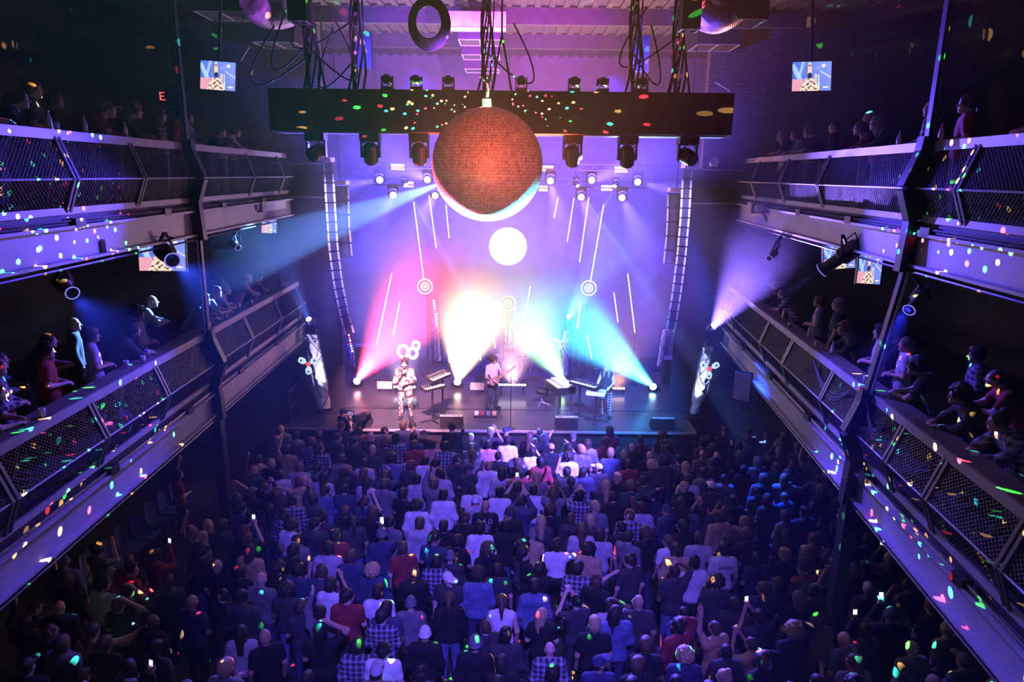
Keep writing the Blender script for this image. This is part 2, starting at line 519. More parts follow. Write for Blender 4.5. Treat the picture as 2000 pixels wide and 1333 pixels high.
def balcony(label, side, x0, k, ztop, posts, fascia_h, depth=5.0):
    """Rail line x = x0 + k*Y (side -1 left, +1 right); o = offset into the hall."""
    def pt(Y, o, z):
        return Vector((x0 + k * Y - side * o, Y, ztop + z))
    t = thing('balcony', label, 'balcony', (0, 0, 0))
    S = [Y0, Y1]
    fl = -1.06
    def strip(mb, o0, z0, o1, z1, mi=0):
        """a long slab whose section runs between two corner points"""
        a, b = S
        vs = [pt(a, o0, z0), pt(a, o1, z0), pt(a, o1, z1), pt(a, o0, z1), pt(b, o0, z0), pt(b, o1, z0), pt(b, o1, z1), pt(b, o0, z1)]
        return mb.add(vs, [(0, 1, 2, 3), (7, 6, 5, 4), (0, 4, 5, 1), (1, 5, 6, 2), (2, 6, 7, 3), (3, 7, 4, 0)], mi)
    strip(MB(), -0.34, -0.05, -0.02, 0.0).build('drink_shelf', SHELF, t)
    strip(MB(), -0.02, -0.12, 0.02, 0.005).build('rail_front', LED, t)
    strip(MB(), -depth, fl - 0.18, 0.0, fl).build('floor_slab', FLOORM, t)
    pl = MB()
    strip(pl, 0.0, fl - 0.02, 0.04, fl + 0.07)
    pl.build('toe_plate', FASC, t)
    b = MB()
    strip(b, 0.02, fl - 0.60, 0.05, fl - 0.18)
    strip(b, -0.02, fl - 0.20, 0.14, fl - 0.16)
    strip(b, -0.02, fl - 0.64, 0.14, fl - 0.60)
    b.build('fascia_beam', FASC, t)
    kx = []
    for Y in (S[0], S[1]):
        kx.append(pt(Y, 0.19, -0.62))
    MB().tube(kx, 0.014, 6).build('middle_rod', STEEL, t)
    for q, z in ((0.10, fl - 0.10), (0.08, fl - 0.14), (0.12, fl - 0.70)):
        MB().tube([pt(S[0], q, z), pt(S[1], q, z)], 0.018, 6).build('conduit', DARKSTEEL, t)
    w = MB()
    for (oa, za), (ob, zb) in (((0.01, -0.13), (0.19, -0.62)), ((0.19, -0.62), (0.03, fl + 0.07))):
        w.add([pt(S[0], oa, za), pt(S[1], oa, za), pt(S[1], ob, zb), pt(S[0], ob, zb)], [(0, 1, 2, 3)])
    w.build('mesh_panel', WIRE, t)
    for Y in posts:
        p = MB()
        for dy in (-0.045, 0.045):
            p.bar(pt(Y + dy, 0.0, -0.05), pt(Y + dy, 0.205, -0.62), 0.02, 0.045, up=(0, 1, 0))
            p.bar(pt(Y + dy, 0.205, -0.62), pt(Y + dy, 0.03, fl), 0.02, 0.045, up=(0, 1, 0))
        p.build('post', POSTM, t)
    for Y in np.arange(1.5, 19.5, 2.6):
        MB().box(pt(Y, 0.09, fl - 0.13), (0.12, 0.22, 0.12)).build('junction_box', BLACK, t)
    return t, pt


def ys(pts, z, ):
    return [atz(x, y, z).y for x, y in pts]


bal_ll, P_LL = balcony('lower left balcony, drink shelf over slanted wire mesh panels, lit violet', -1, -5.70, -0.0285, 5.4,
                       [5.2, 7.2] + ys([(178, 775), (303, 705)], 5.4) + [15.2, 17.4, 19.4], 0.5)
bal_lr, P_LR = balcony('lower right balcony, drink shelf over slanted wire mesh panels', 1, 4.42, 0.0975, 5.4,
                       [4.4, 6.0, 7.5, 8.6, 11.2] + ys([(1558, 655), (1510, 620)], 5.4) + [18.6], 0.5)
bal_ul, P_UL = balcony('upper left balcony, violet rail and fascia beam above the lower left balcony', -1, -5.60, -0.040, 9.0,
                       [6.0] + ys([(110, 254), (272, 269)], 9.0) + [16.4, 18.8], 0.5)
bal_ur, P_UR = balcony('upper right balcony, violet rail and fascia beam above the lower right balcony', 1, 4.98, 0.076, 9.0,
                       [6.2, 8.6, 13.4, 15.8, 18.2], 0.5)

# tall steel posts that carry the balconies, bent to follow the rails
for (Y, PU, PD, lab) in ((13.1, P_UL, P_LL, 'tall black steel post carrying the left balconies, floor to ceiling'), (9.7, P_UR, P_LR, 'tall black steel post carrying the right balconies, floor to ceiling')):
    sg = -1 if PU(Y, 0, 0).x < 0 else 1
    t = thing('steel_post', lab, 'post', (PD(Y, 0.1, 0).x, Y, 0))
    L = Vector(t.location)
    def lit_edges(mb, a, b):  # paler bars stand in for the lit edges of the square post
        for dy in (-0.09, 0.09):
            mb.bar(Vector(a) + Vector((0, dy, 0)) - L, Vector(b) + Vector((0, dy, 0)) - L, 0.03, 0.03)
        return mb
    up = PU(Y, 0.06, 0)
    lit_edges(MB(), (up.x, Y, 12.75), up).build('upper_lit_edges', DARKSTEEL, t)
    MB().bar(Vector((up.x, Y, 12.75)) - L, up - L, 0.1, 0.1).build('upper_shaft', BLACK, t)
    dn = PD(Y, 0.06, 0)
    ub = PU(Y, 0.12, -1.75)
    lit_edges(MB(), ub, dn).build('lower_lit_edges', STEEL, t)
    MB().bar(ub - L, dn - L, 0.1, 0.1).build('lower_shaft', BLACK, t)
    for Q in (PU, PD):
        k = MB()
        prof = [(0.08, 0.06), (0.10, -0.14), (0.28, -0.62), (0.12, -1.06), (0.16, -1.78)]
        for a, b in zip(prof, prof[1:]):
            k.bar(Q(Y, *a) - L, Q(Y, *b) - L, 0.20, 0.16, up=(0, 1, 0))
        k.build('bracket', BLACK, t)
    MB().bar(PD(Y, 0.10, -1.7) - L, Vector((PD(Y, 0.1, 0).x, Y, 0)) - L, 0.2, 0.2).build('floor_shaft', BLACK, t)
# ------------------------------------------------------------------ stage
DECK = mat('stage_deck', (0.045, 0.042, 0.046), 0.28, 0, 0.35, 1.2, spec=0.6)
LIP = mat('stage_lip', (0.6, 0.58, 0.58), 0.35, 0.6, 0.1)
SKIRT = mat('skirt_cloth', (0.02, 0.018, 0.022), 0.9)
SZ = 1.3
st = thing('stage', 'black stage deck with a pale metal front edge and dark skirt', 'stage', (0, 18.6, 0))
MB().box((-0.6, 0.9, SZ - 0.06), (12.0, 1.8, 0.12)).box((-0.05, 2.1, SZ - 0.06), (10.7, 0.7, 0.12)).box((-0.05, 5.4, SZ - 0.06), (12.8, 5.9, 0.12)).build('deck', DECK, st)
MB().box((-0.6, -0.02, SZ - 0.03), (11.9, 0.05, 0.06)).build('front_edge', LIP, st)
sk = MB().box((-0.6, 0.1, 0.59), (11.8, 0.1, 1.18))
sk.box((-0.6, 0.04, 0.9), (11.8, 0.02, 0.03))
sk.build('skirt', SKIRT, st)

# ------------------------------------------------------------------ mirror ball
def facet_mat():
    mt = bpy.data.materials.new('mirror_facets')
    mt.use_nodes = True
    nt = mt.node_tree
    b = nt.nodes['Principled BSDF']
    b.inputs['Metallic'].default_value = 0.35
    b.inputs['Roughness'].default_value = 0.6
    tc = nt.nodes.new('ShaderNodeTexCoord')
    vo = nt.nodes.new('ShaderNodeTexWhiteNoise')
    mp = nt.nodes.new('ShaderNodeVectorMath')
    mp.operation = 'SNAP'
    mp.inputs[1].default_value = (0.04, 0.04, 0.04)
    nt.links.new(tc.outputs['Object'], mp.inputs[0])
    nt.links.new(mp.outputs[0], vo.inputs['Vector'])
    cr = nt.nodes.new('ShaderNodeMapRange')
    cr.inputs['To Min'].default_value = 0.32
    cr.inputs['To Max'].default_value = 0.62
    nt.links.new(vo.outputs['Value'], cr.inputs['Value'])
    cc = nt.nodes.new('ShaderNodeCombineColor')
    for i in range(3):
        nt.links.new(cr.outputs[0], cc.inputs[i])
    nt.links.new(cc.outputs[0], b.inputs['Base Color'])
    return mt


def mirror_ball():
    t = thing('mirror_ball', 'huge mirror ball glowing orange red below the long black truss cover', 'mirror ball', BALL)
    R = BALL_R
    mb = MB()
    rows = 58
    for i in range(rows):
        th0, th1 = math.pi * i / rows, math.pi * (i + 1) / rows
        n = max(6, int(round(math.tau * math.sin((th0 + th1) / 2) / (math.pi / rows))))
        for j in range(n):
            a0, a1 = math.tau * (j + 0.04) / n, math.tau * (j + 0.96) / n
            e = 0.04 * (th1 - th0)
            vs = [Vector((R * math.sin(th) * math.cos(a), R * math.sin(th) * math.sin(a), R * math.cos(th))) for th, a in ((th0 + e, a0), (th1 - e, a0), (th1 - e, a1), (th0 + e, a1))]
            mb.add(vs, [(0, 1, 2, 3)])
    mb.build('facets', facet_mat(), t)
    MB().ball((0, 0, 0), R * 0.99, 48, 24).build('core', DARKSTEEL, t, smooth=True)
    MB().lathe([(0.09, R - 0.02), (0.09, R + 0.12), (0.03, R + 0.16), (0.03, R + 0.5)], n=16).build('motor', DARKSTEEL, t)
    h = MB()
    for dx in (-0.05, 0.05):
        h.tube([(dx, 0, R + 0.4), (dx * 3, 0.5, 12.7 - BALL.z)], 0.012, 6)
    h.build('chain', DARKSTEEL, t)


mirror_ball()

# ------------------------------------------------------------------ front truss
TRY = 13.5
tr = thing('front_truss', 'long black cloth covered truss hung across the hall behind the mirror ball', 'truss', (-0.25, TRY, 9.62))
MB().box((0, -0.03, 0), (8.52, 0.62, 0.74)).build('cover', mat('truss_cloth', (0.014, 0.013, 0.014), 0.85, 0, 0.3, 4, 0.15), tr)
MB().box((0, 0, -0.385), (8.4, 0.5, 0.03)).build('bottom_rail', ALU, tr)
for x in (-3.5, 0.0, 3.35):
    MB().tube([(x - 0.2, 0.1, 0.35), (x, 0.1, 1.4), (x, 0.1, 3.1), (x, 0.12, 1.4), (x + 0.2, 0.1, 0.35)], 0.02, 6).build('rigging_sling', MATT, tr)

LENSDARK = mat('lens_glass', (0.03, 0.03, 0.05), 0.1, 0, 0, 3, spec=0.8)
LENSLIT = glow('lamp_white', (0.85, 0.86, 1.0), 5)
EDGE = mat('yoke_edge', (0.5, 0.5, 0.56), 0.4, 0.3)


def moving_head(label, loc, aim, lit=False, up=False, group=None, size=1.0, lens=None, name='moving_head'):
    """A yoke light; base at the root, hanging down (or standing up), head turned towards aim."""
    t = thing(name, label, 'stage light', loc, 0, group)
    k = size * (1 if not up else 1)
    sg = 1 if up else -1
    MB().box((0, 0, sg * 0.07 * k), (0.36 * k, 0.3 * k, 0.14 * k)).build('base', BLACK, t)
    y = MB()
    for sx in (-1, 1):
        y.box((sx * 0.165 * k, 0, sg * 0.29 * k), (0.035 * k, 0.14 * k, 0.32 * k))
    y.box((0, 0, sg * 0.15 * k), (0.36 * k, 0.14 * k, 0.03 * k))
    y.build('yoke', BLACK, t)
    arc = [(0.13 * k * math.cos(a), -0.16 * k, sg * (0.20 * k) - 0.05 * k + 0.09 * k * math.sin(a)) for a in np.linspace(0.15, math.pi - 0.15, 9)]
    MB().tube(arc, 0.014 * k, 6).build('handle', EDGE, t)
    c = Vector((0, 0, sg * 0.36 * k))
    d = (Vector(aim) - Vector(loc)).normalized()
    rot = d.to_track_quat('Z', 'Y').to_matrix()
    h = MB().lathe([(0.07 * k, -0.19 * k), (0.13 * k, -0.14 * k), (0.145 * k, 0.0), (0.135 * k, 0.17 * k), (0.12 * k, 0.19 * k)], c, 18, rot).build('head', BLACK, t, smooth=False)
    MB().lathe([(0.115 * k, 0.185 * k), (0.10 * k, 0.215 * k), (0.05 * k, 0.235 * k)], c, 18, rot).build('lens', lens or (LENSLIT if lit else LENSDARK), h, smooth=True)
    return t


ordn = ['first', 'second', 'third', 'fourth', 'fifth', 'sixth', 'seventh', 'eighth', 'ninth', 'tenth', 'eleventh', 'twelfth', 'thirteenth', 'fourteenth', 'fifteenth', 'sixteenth']
FT = [620, 725, 820, 1118, 1225, 1342]
aims = [(-6, 8, 7), (-3, 16, 1), (-2, 16, 1), (2, 16, 1), (3, 16, 1), (6, 9, 7)]
for i, px in enumerate(FT):
    moving_head('black moving head hanging under the front truss, %s from the left' % ordn[i], (at(px, 262, TRY).x, TRY - 0.1, 9.235), aims[i],
                group='moving heads under the front truss')
for i, px in enumerate((755, 812, 875, 1018, 1122, 1178, 1255)):
    moving_head('black lamp standing on top of the front truss, %s from the left' % ordn[i], (at(px, 175, TRY).x, TRY + 0.1, 9.99), (0, 27, 9 + i % 3), up=True,
                group='lamps on top of the front truss', size=0.62)


def cable_bundle(label, top, bottom, loose, seed):
    rnd = random.Random(seed)
    t = thing('cable_bundle', label, 'cables', bottom)
    top, b0 = Vector(top) - Vector(bottom), Vector((0, 0, 0))
    for s in range(7):
        pts = []
        for i in range(9):
            u = i / 8
            p = b0.lerp(top, u)
            w = 0.05 + 0.14 * (1 - u) ** 2
            pts.append(p + Vector((math.sin(u * 9 + s) * w * 0.4 + (s - 3) * 0.05 * (1 - u), math.cos(u * 7 + s * 2) * 0.05, 0)))
        MB().tube(pts, 0.022, 6).build('cable', MATT, t)
    for s in range(loose):
        a, w = rnd.uniform(0.2, 0.5), rnd.uniform(0.3, 0.9) * rnd.choice((-1, 1))
        pts = [b0.lerp(top, a) + Vector((w * math.sin(math.pi * u) + w * 0.8 * u, 0.05, -0.9 * math.sin(math.pi * u) * (1 - 0.3 * u) + 0.5 * u)) for u in np.linspace(0, 1, 14)]
        pts = [p if p.z > 0.03 else Vector((p.x, p.y, 0.03)) for p in pts]
        MB().tube(pts, 0.016, 6).build('loose_cable', MATT, t)
    sh = MB()
    for i in range(12):
        u = i / 12
        p = b0.lerp(top, u)
        sh.lathe([(0.02, -0.03), (0.035, 0), (0.02, 0.03)], p + Vector((0, -0.06, 0)), 8)
    sh.build('chain', ALU, t)
    return t


for lab, pb, ptop, lo, sd in (('thick bundle of black cables rising from the left end of the front truss', (607, 175, 13.6), (604, 45, 13.6), 3, 1),
                              ('short bundle of black cables on the truss between the left bundle and the middle', (695, 175, 13.6), (700, 100, 13.6), 2, 2),
                              ('thick bundle of black cables rising above the mirror ball', (948, 176, 13.6), (955, 30, 13.6), 1, 3),
                              ('thin cable bundle rising from the truss right of the middle', (1237, 183, 13.6), (1240, 75, 13.6), 1, 4),
                              ('thick bundle of black cables rising from the right end of the front truss', (1320, 187, 13.6), (1326, 60, 13.6), 1, 5)):
    a, b = at(*pb), at(*ptop)
    a.z = 10.0
    b = Vector((b.x, b.y + 0.2, 12.7))
    cable_bundle(lab, b, a, lo, sd)
# coil of cable hung from the ceiling
t = thing('cable_coil', 'coil of black cable hanging below the ceiling left of the ball', 'cables', at(838, 45, 14.5))
cc = MB()
for k in range(6):
    r = 0.26 + 0.03 * k
    cc.tube([(r * math.cos(a), 0.03 * k - 0.08, 1.2 * r * math.sin(a)) for a in np.linspace(0, math.tau, 25)], 0.018, 6)
cc.build('coil', MATT, t)
MB().tube([(0, 0, 0.45), (-0.1, 0, 1.0), (-0.2, 0, 12.735 - t.location.z)], 0.02, 6).build('hanging_cable', MATT, t)

# boxes and ducts under the ceiling
def hung_box(label, c, d, mt, name='hanging_box', cat='ceiling box'):
    t = thing(name, label, cat, c)
    MB().box((0, 0, 0), d).build('box', mt, t)
    h = MB()
    for sx in (-0.4, 0.4):
        h.tube([(sx * d[0], 0, d[2] / 2), (sx * d[0], 0, 12.735 - c[2])], 0.012, 6)
    h.build('hanger', ALU, t)
    e = MB()
    for sy in (-1, 1):
        e.box((0, sy * (d[1] / 2 - 0.01), -d[2] / 2 - 0.006), (d[0], 0.03, 0.015))
    for sx in (-1, 0, 1):
        e.box((sx * (d[0] / 2 - 0.015), 0, -d[2] / 2 - 0.006), (0.03, d[1], 0.015))
    e.build('edge_frame', ALU, t)
    return t


PINK = mat('pale_panel', (0.55, 0.5, 0.52), 0.6)  # pinkish tone stands in for light falling on this box from below
hung_box('pale lit panel box under the ceiling above the middle cables', at(932, 42, 16.0), (1.25, 0.5, 0.3), PINK)
for i, (px, py, Y, w) in enumerate(((938, 70, 17.5, 1.0), (940, 100, 19.5, 1.0), (942, 128, 21.5, 1.0))):
    hung_box('dark ceiling box in the row behind the pale panel, %s from it' % ordn[i], at(px, py, Y), (w, 0.8, 0.3), BLACK)
for i, (px, py, Y, lab) in enumerate(((1440, 25, 17, 'dark framed box under the ceiling, nearest of the two on the right'), (1395, 75, 19, 'dark framed box under the ceiling, farther of the two on the right'),
                                       (440, 10, 17, 'dark framed box under the ceiling, nearest of the two on the left'), (545, 70, 19, 'dark framed box under the ceiling, farther of the two on the left'))):
    hung_box(lab, at(px, py, Y), (1.1, 1.0, 0.45), BLACK)
for px, pb, lab in ((586, 48, 'narrow black hoist box above the left cable bundle'), (1345, 64, 'narrow black hoist box above the right cable bundle')):
    p = at(px, pb, 13.2)
    p.z = (p.z + 12.6) / 2 + 0.02
    hung_box(lab, p, (0.33, 0.33, 2 * (12.6 - p.z)), MATT, 'hoist_box', 'hoist')
for px, py, lab in ((711, 100, 'small black speaker hanging behind the left part of the front truss'), (1250, 108, 'small black speaker hanging behind the right part of the front truss')):
    p = at(px, py, 15.0)
    t = thing('speaker', lab, 'speaker', p)
    MB().box((0, 0, 0), (0.32, 0.3, 0.7)).build('cabinet', BLACK, t)
    MB().box((0, -0.155, -0.02), (0.28, 0.02, 0.6)).build('grille', MATT, t)
    MB().bar((0, 0, 0.35), (0, 0, 12.735 - p.z), 0.03).build('hanger', DARKSTEEL, t)
# ribbed flexible ducts
for lab, p0, p1, p2 in (('ribbed silver flexible duct at the ceiling on the right', at(1352, 2, 15.5), at(1385, 62, 16.2), at(1432, 22, 16.0)), ('ribbed silver flexible duct at the ceiling on the left', at(492, 2, 15.5), at(515, 46, 16.2), at(568, 22, 16.0))):
    t = thing('flexible_duct', lab, 'duct', p1)
    pts, rs = [], []
    for i in range(61):
        u = i / 60
        q = p0.lerp(p1, u).lerp(p1.lerp(p2, u), u)
        pts.append(q - p1)
        rs.append(0.26 + 0.03 * (i % 2))
    MB().tube(pts, 0.2, 14, taper=rs).build('hose', mat('foil_duct', (0.45, 0.42, 0.5), 0.4, 0.5), t)
    MB().tube([pts[0], (pts[0].x, pts[0].y, 12.735 - p1.z)], 0.015, 6).build('hanger', ALU, t)
for i, (a, b) in enumerate((((470, 118), (487, 90)), ((1397, 160), (1426, 177)))):
    p, q = at(*a, 17), at(*b, 17)
    t = thing('tube_light', 'thin violet lit batten near the ceiling beside the %s screen' % ('upper left', 'upper right')[i], 'light', p)
    MB().bar((0, 0, 0), q - p, 0.03).build('batten', ALU, t)
    MB().tube([(q - p) / 2, Vector(((q - p) / 2).to_tuple()[:2] + (12.735 - p.z,))], 0.01, 6).build('hanger', DARKSTEEL, t)

# ------------------------------------------------------------------ rear rig
for z, Y, lab in ((8.66, 24.0, 'upper rear lighting truss high over the stage'), (8.1, 24.45, 'lower rear lighting truss over the stage, just below the upper one')):
    t = thing('rear_truss', lab, 'truss', (-0.2, Y, z))
    ch = MB()
    for dy, dz in ((-0.12, 0), (0.12, 0), (0, 0.2)):
        ch.tube([(-5.2, dy, dz), (5.2, dy, dz)], 0.018, 6)
    ch.build('chords', DARKSTEEL, t)
    br = MB()
    for i in range(26):
        x = -5.2 + 0.4 * i
        br.tube([(x, -0.12, 0), (x + 0.2, 0, 0.2), (x + 0.4, 0.12, 0)], 0.01, 5)
    br.build('braces', DARKSTEEL, t)
    for x in (-4.5, 0, 4.5):
        MB().tube([(x, 0, 0.2), (x, 0, 12.735 - z)], 0.015, 6).build('sling', DARKSTEEL, t)
WL = ['leftmost bright lamp in the upper row of the rear truss', 'second bright lamp from the left in the upper row of the rear truss', 'bright lamp in the upper row just right of the ball',
      'second bright lamp right of the ball in the upper row', 'rightmost bright lamp in the upper row of the rear truss', 'leftmost bright lamp in the lower row', 'bright lamp in the lower row just left of the ball',
      'bright lamp in the lower row crossed by a pale beam', 'rightmost bright lamp in the lower row']
for i, (p, tg, w) in enumerate(WASH):
    lo = p + Vector((0, 0.05, 0.37))
    a = lo.lerp(EYE, 0.5)
    moving_head(WL[i], lo, a.lerp(tg, 0.3), True, size=1.0, group='bright wash lamps on the rear trusses', lens=LENSLIT)
SL = ['small beam lamp left of the ball that sends a pale beam down right', 'small beam lamp hidden behind the left edge of the ball', 'small beam lamp right of the ball that sends a pale beam down right', 'small beam lamp that sends a pale beam down left']
for i, (p, tg, a) in enumerate(SHARP):
    t = moving_head(SL[i], p + Vector((0, 0.03, 0.28)), tg, True, size=0.6)
    MB().bar((0, 0, -0.02), (0, 24.0 - p.y, 8.66 - p.z - 0.28), 0.04).build('clamp', DARKSTEEL, t)
PWHITE, PRED = glow('panel_white', (1, 0.9, 0.92), 9), glow('panel_red', (1, 0.12, 0.10), 4)
for i, (px, py, w) in enumerate(((777, 327, .44), (798, 361, .34), (1069, 330, .40), (1061, 369, .30), (1213, 332, .42), (1185, 368, .38))):
    p = at(px, py, 23.95 if py < 345 else 24.42)
    t = thing('strobe_panel', ['white strobe panel with a red stripe, high left', 'white strobe panel with red stripes, lower left of the ball', 'white strobe panel partly behind the ball on the right',
                               'small white strobe panel low at the right edge of the ball', 'white strobe panel with a red stripe, high right', 'white strobe panel with a red stripe, low right'][i], 'stage light', p, 0, 'strobe panels on the rear truss')
    MB().box((0, 0.06, 0), (w + 0.03, 0.1, 0.23)).build('housing', BLACK, t)
    for zz, hh, mm, nm in ((0.07, 0.055, PWHITE, 'white_row'), (0.012, 0.03, PRED, 'red_row'), (-0.05, 0.06, PWHITE, 'white_row')):
        MB().box((0, -0.005, zz), (w, 0.03, hh)).build(nm, mm, t)
    top = 8.66 if py < 345 else 8.1
    MB().bar((0, 0.06, 0.1), (0, 0.06, max(0.12, top - p.z)) if top > p.z else (0, 0.06, top - p.z), 0.03).build('bracket', DARKSTEEL, t)

# big round lamp
p = at(992, 482, 24)
t = thing('round_lamp', 'big round white glowing lamp hanging below the mirror ball', 'lamp', p)
MB().ball((0, 0, 0), (0.62, 0.3, 0.62), 32, 20).build('globe', glow('globe_white', (1, 0.93, 0.9), 6), t, smooth=True)
MB().lathe([(0.64, -0.04), (0.67, 0), (0.64, 0.04)], (0, 0.05, 0), 32, (math.pi / 2, 0, 0)).build('rim', glow('globe_rim', (1, 0.55, 0.5), 1.5), t)
MB().tube([(0, 0, 0.6), (0, 0.33, 8.1 - p.z), (0, 0.45, 8.1 - p.z)], 0.012, 6).build('hanging_wire', DARKSTEEL, t)

# LED tubes: top px, bottom px, depth, hung?
TUBEM = glow('tube_white', (0.93, 0.95, 1.0), 4)
TUBES = [((808, 395), (828, 548), 23.6, 1, 'slanted LED tube ending just above the left ring lamp'), ((838, 382), (852, 485), 24.8, 1, 'slanted LED tube between the left ring lamp and the ball'),
         ((871, 400), (877, 465), 25.4, 1, 'short LED tube at the lower left edge of the ball'), ((1090, 386), (1082, 426), 25.4, 1, 'shortest LED tube right of the ball'),
         ((1121, 387), (1108, 472), 25.2, 1, 'LED tube second to the right of the ball'), ((1150, 386), (1132, 512), 24.8, 1, 'LED tube crossed by pale beams right of the ball'),
         ((1179, 400), (1153, 552), 23.6, 1, 'long slanted LED tube ending just above the right ring lamp'), ((765, 535), (736, 672), 23.4, 0, 'slanted LED tube standing inside the red beam'),
         ((781, 590), (768, 655), 24.6, 0, 'short faint LED tube in the middle of the red beam'), ((955, 585), (967, 680), 23.2, 0, 'LED tube standing left of the centre flower lamp'),
         ((931, 640), (939, 704), 22.6, 0, 'short LED tube at the right edge of the yellow beam'), ((872, 660), (878, 709), 22.4, 0, 'short LED tube at the left edge of the yellow beam'),
         ((1036, 560), (1016, 668), 23.4, 0, 'LED tube leaning right of the centre flower lamp'), ((1147, 657), (1156, 702), 22.6, 0, 'short LED tube between the green and cyan beams'),
         ((1226, 535), (1240, 650), 23.2, 0, 'long LED tube standing right of the cyan beam'), ((1199, 572), (1207, 630), 24.6, 0, 'short faint LED tube left of the long right one')]
for a, b, Y, hung, lab in TUBES:
    pa, pb = at(*a, Y), at(*b, Y)
    t = thing('led_tube', lab, 'light tube', pb, 0, 'white LED tubes around the stage')
    MB().tube([(0, 0, 0), pa - pb], 0.014, 8).build('tube', TUBEM, t)
    if hung:
        MB().tube([pa - pb, Vector((pa.x - pb.x, 24.2 - pb.y, 8.1 - pb.z))], 0.008, 5).build('wire', DARKSTEEL, t)
    else:
        MB().tube([(0, 0, 0), ((pb - pa).x * 0.1, 0, SZ - pb.z)], 0.02, 6).build('stand', DARKSTEEL, t)
        MB().lathe([(0.16, 0), (0.16, 0.02), (0.04, 0.03)], ((pb - pa).x * 0.1, 0, SZ - pb.z), 12).build('foot', DARKSTEEL, t)

# ------------------------------------------------------------------ line arrays
GRILLE = mat('speaker_grille', (0.06, 0.055, 0.08), 0.5, 0.3)
FRAMEL = mat('array_side', (0.85, 0.84, 0.9), 0.4, 0.4)  # pale tone stands in for light on the box edges; bumper shares it


def line_array(label, pts, Y, w, n, ang):
    """pts: sight points down the hang; n boxes."""
    P = [at(x, y, Y) for x, y in pts]
    t = thing('line_array', label, 'speaker', P[0], 0)
    seg = [0]
    for a, b in zip(P, P[1:]):
        seg.append(seg[-1] + (b - a).length)
    def along(s):
        for i in range(len(P) - 1):
            if s <= seg[i + 1] or i == len(P) - 2:
                return P[i].lerp(P[i + 1], (s - seg[i]) / (seg[i + 1] - seg[i]))
    L = seg[-1]
    for i in range(n):
        a, b = along(L * i / n), along(L * (i + 1) / n)
        c, d = (a + b) / 2 - P[0], (a - b).normalized()
        q = Matrix.Rotation(ang, 3, 'Z')
        fx = q @ Vector((1, 0, 0))
        fx = (fx - d * fx.dot(d)).normalized()
        R = Matrix((fx, d.cross(fx), d)).transposed()
        h = L / n
        bx = MB().box(c, (w, 0.45, h * 0.93), R).build('box', BLACK, t)
        for sx in (-1, 1):
            MB().box(c + R @ Vector((sx * (w / 2 - 0.02), -0.235, 0)), (0.05, 0.03, h * 0.86), R).build('side_horn', FRAMEL, bx)
        MB().box(c + R @ Vector((0, -0.235, 0)), (w * 0.55, 0.02, h * 0.8), R).build('grille', GRILLE, bx)
    MB().box((0, 0, 0.08), (w * 0.95, 0.5, 0.12)).build('bumper', FRAMEL, t)
    MB().tube([(0, 0, 0.1), (0, 0, 12.735 - P[0].z)], 0.02, 6).build('hoist_chain', DARKSTEEL, t)


line_array('long curved black line array of speakers left of the stage, pale edged', [(641, 318), (646, 400), (651, 480), (660, 550), (672, 610), (683, 650)], 19.0, 0.26, 18, 0.25)
line_array('long curved black line array of speakers right of the stage, pale edged', [(1343, 330), (1338, 420), (1331, 500), (1322, 570), (1311, 640)], 19.0, 0.26, 17, -0.25)
line_array('shorter hanging line of boxes behind the left line array', [(664, 362), (666, 440), (672, 502)], 21.5, 0.5, 5, 0.3)
line_array('shorter hanging line of boxes behind the right line array', [(1321, 376), (1319, 450), (1312, 516)], 21.5, 0.5, 5, -0.3)

# ------------------------------------------------------------------ towers with cloth sleeve and flower lamp
SLEEVE = mat('tower_cloth', (0.75, 0.73, 0.78), 0.8, 0, 0.25, 5, 0.4)
PETAL, HUB = glow('petal_white', (0.55, 0.74, 1.0), 1.15), glow('hub_red', (1.0, 0.10, 0.10), 1.1)


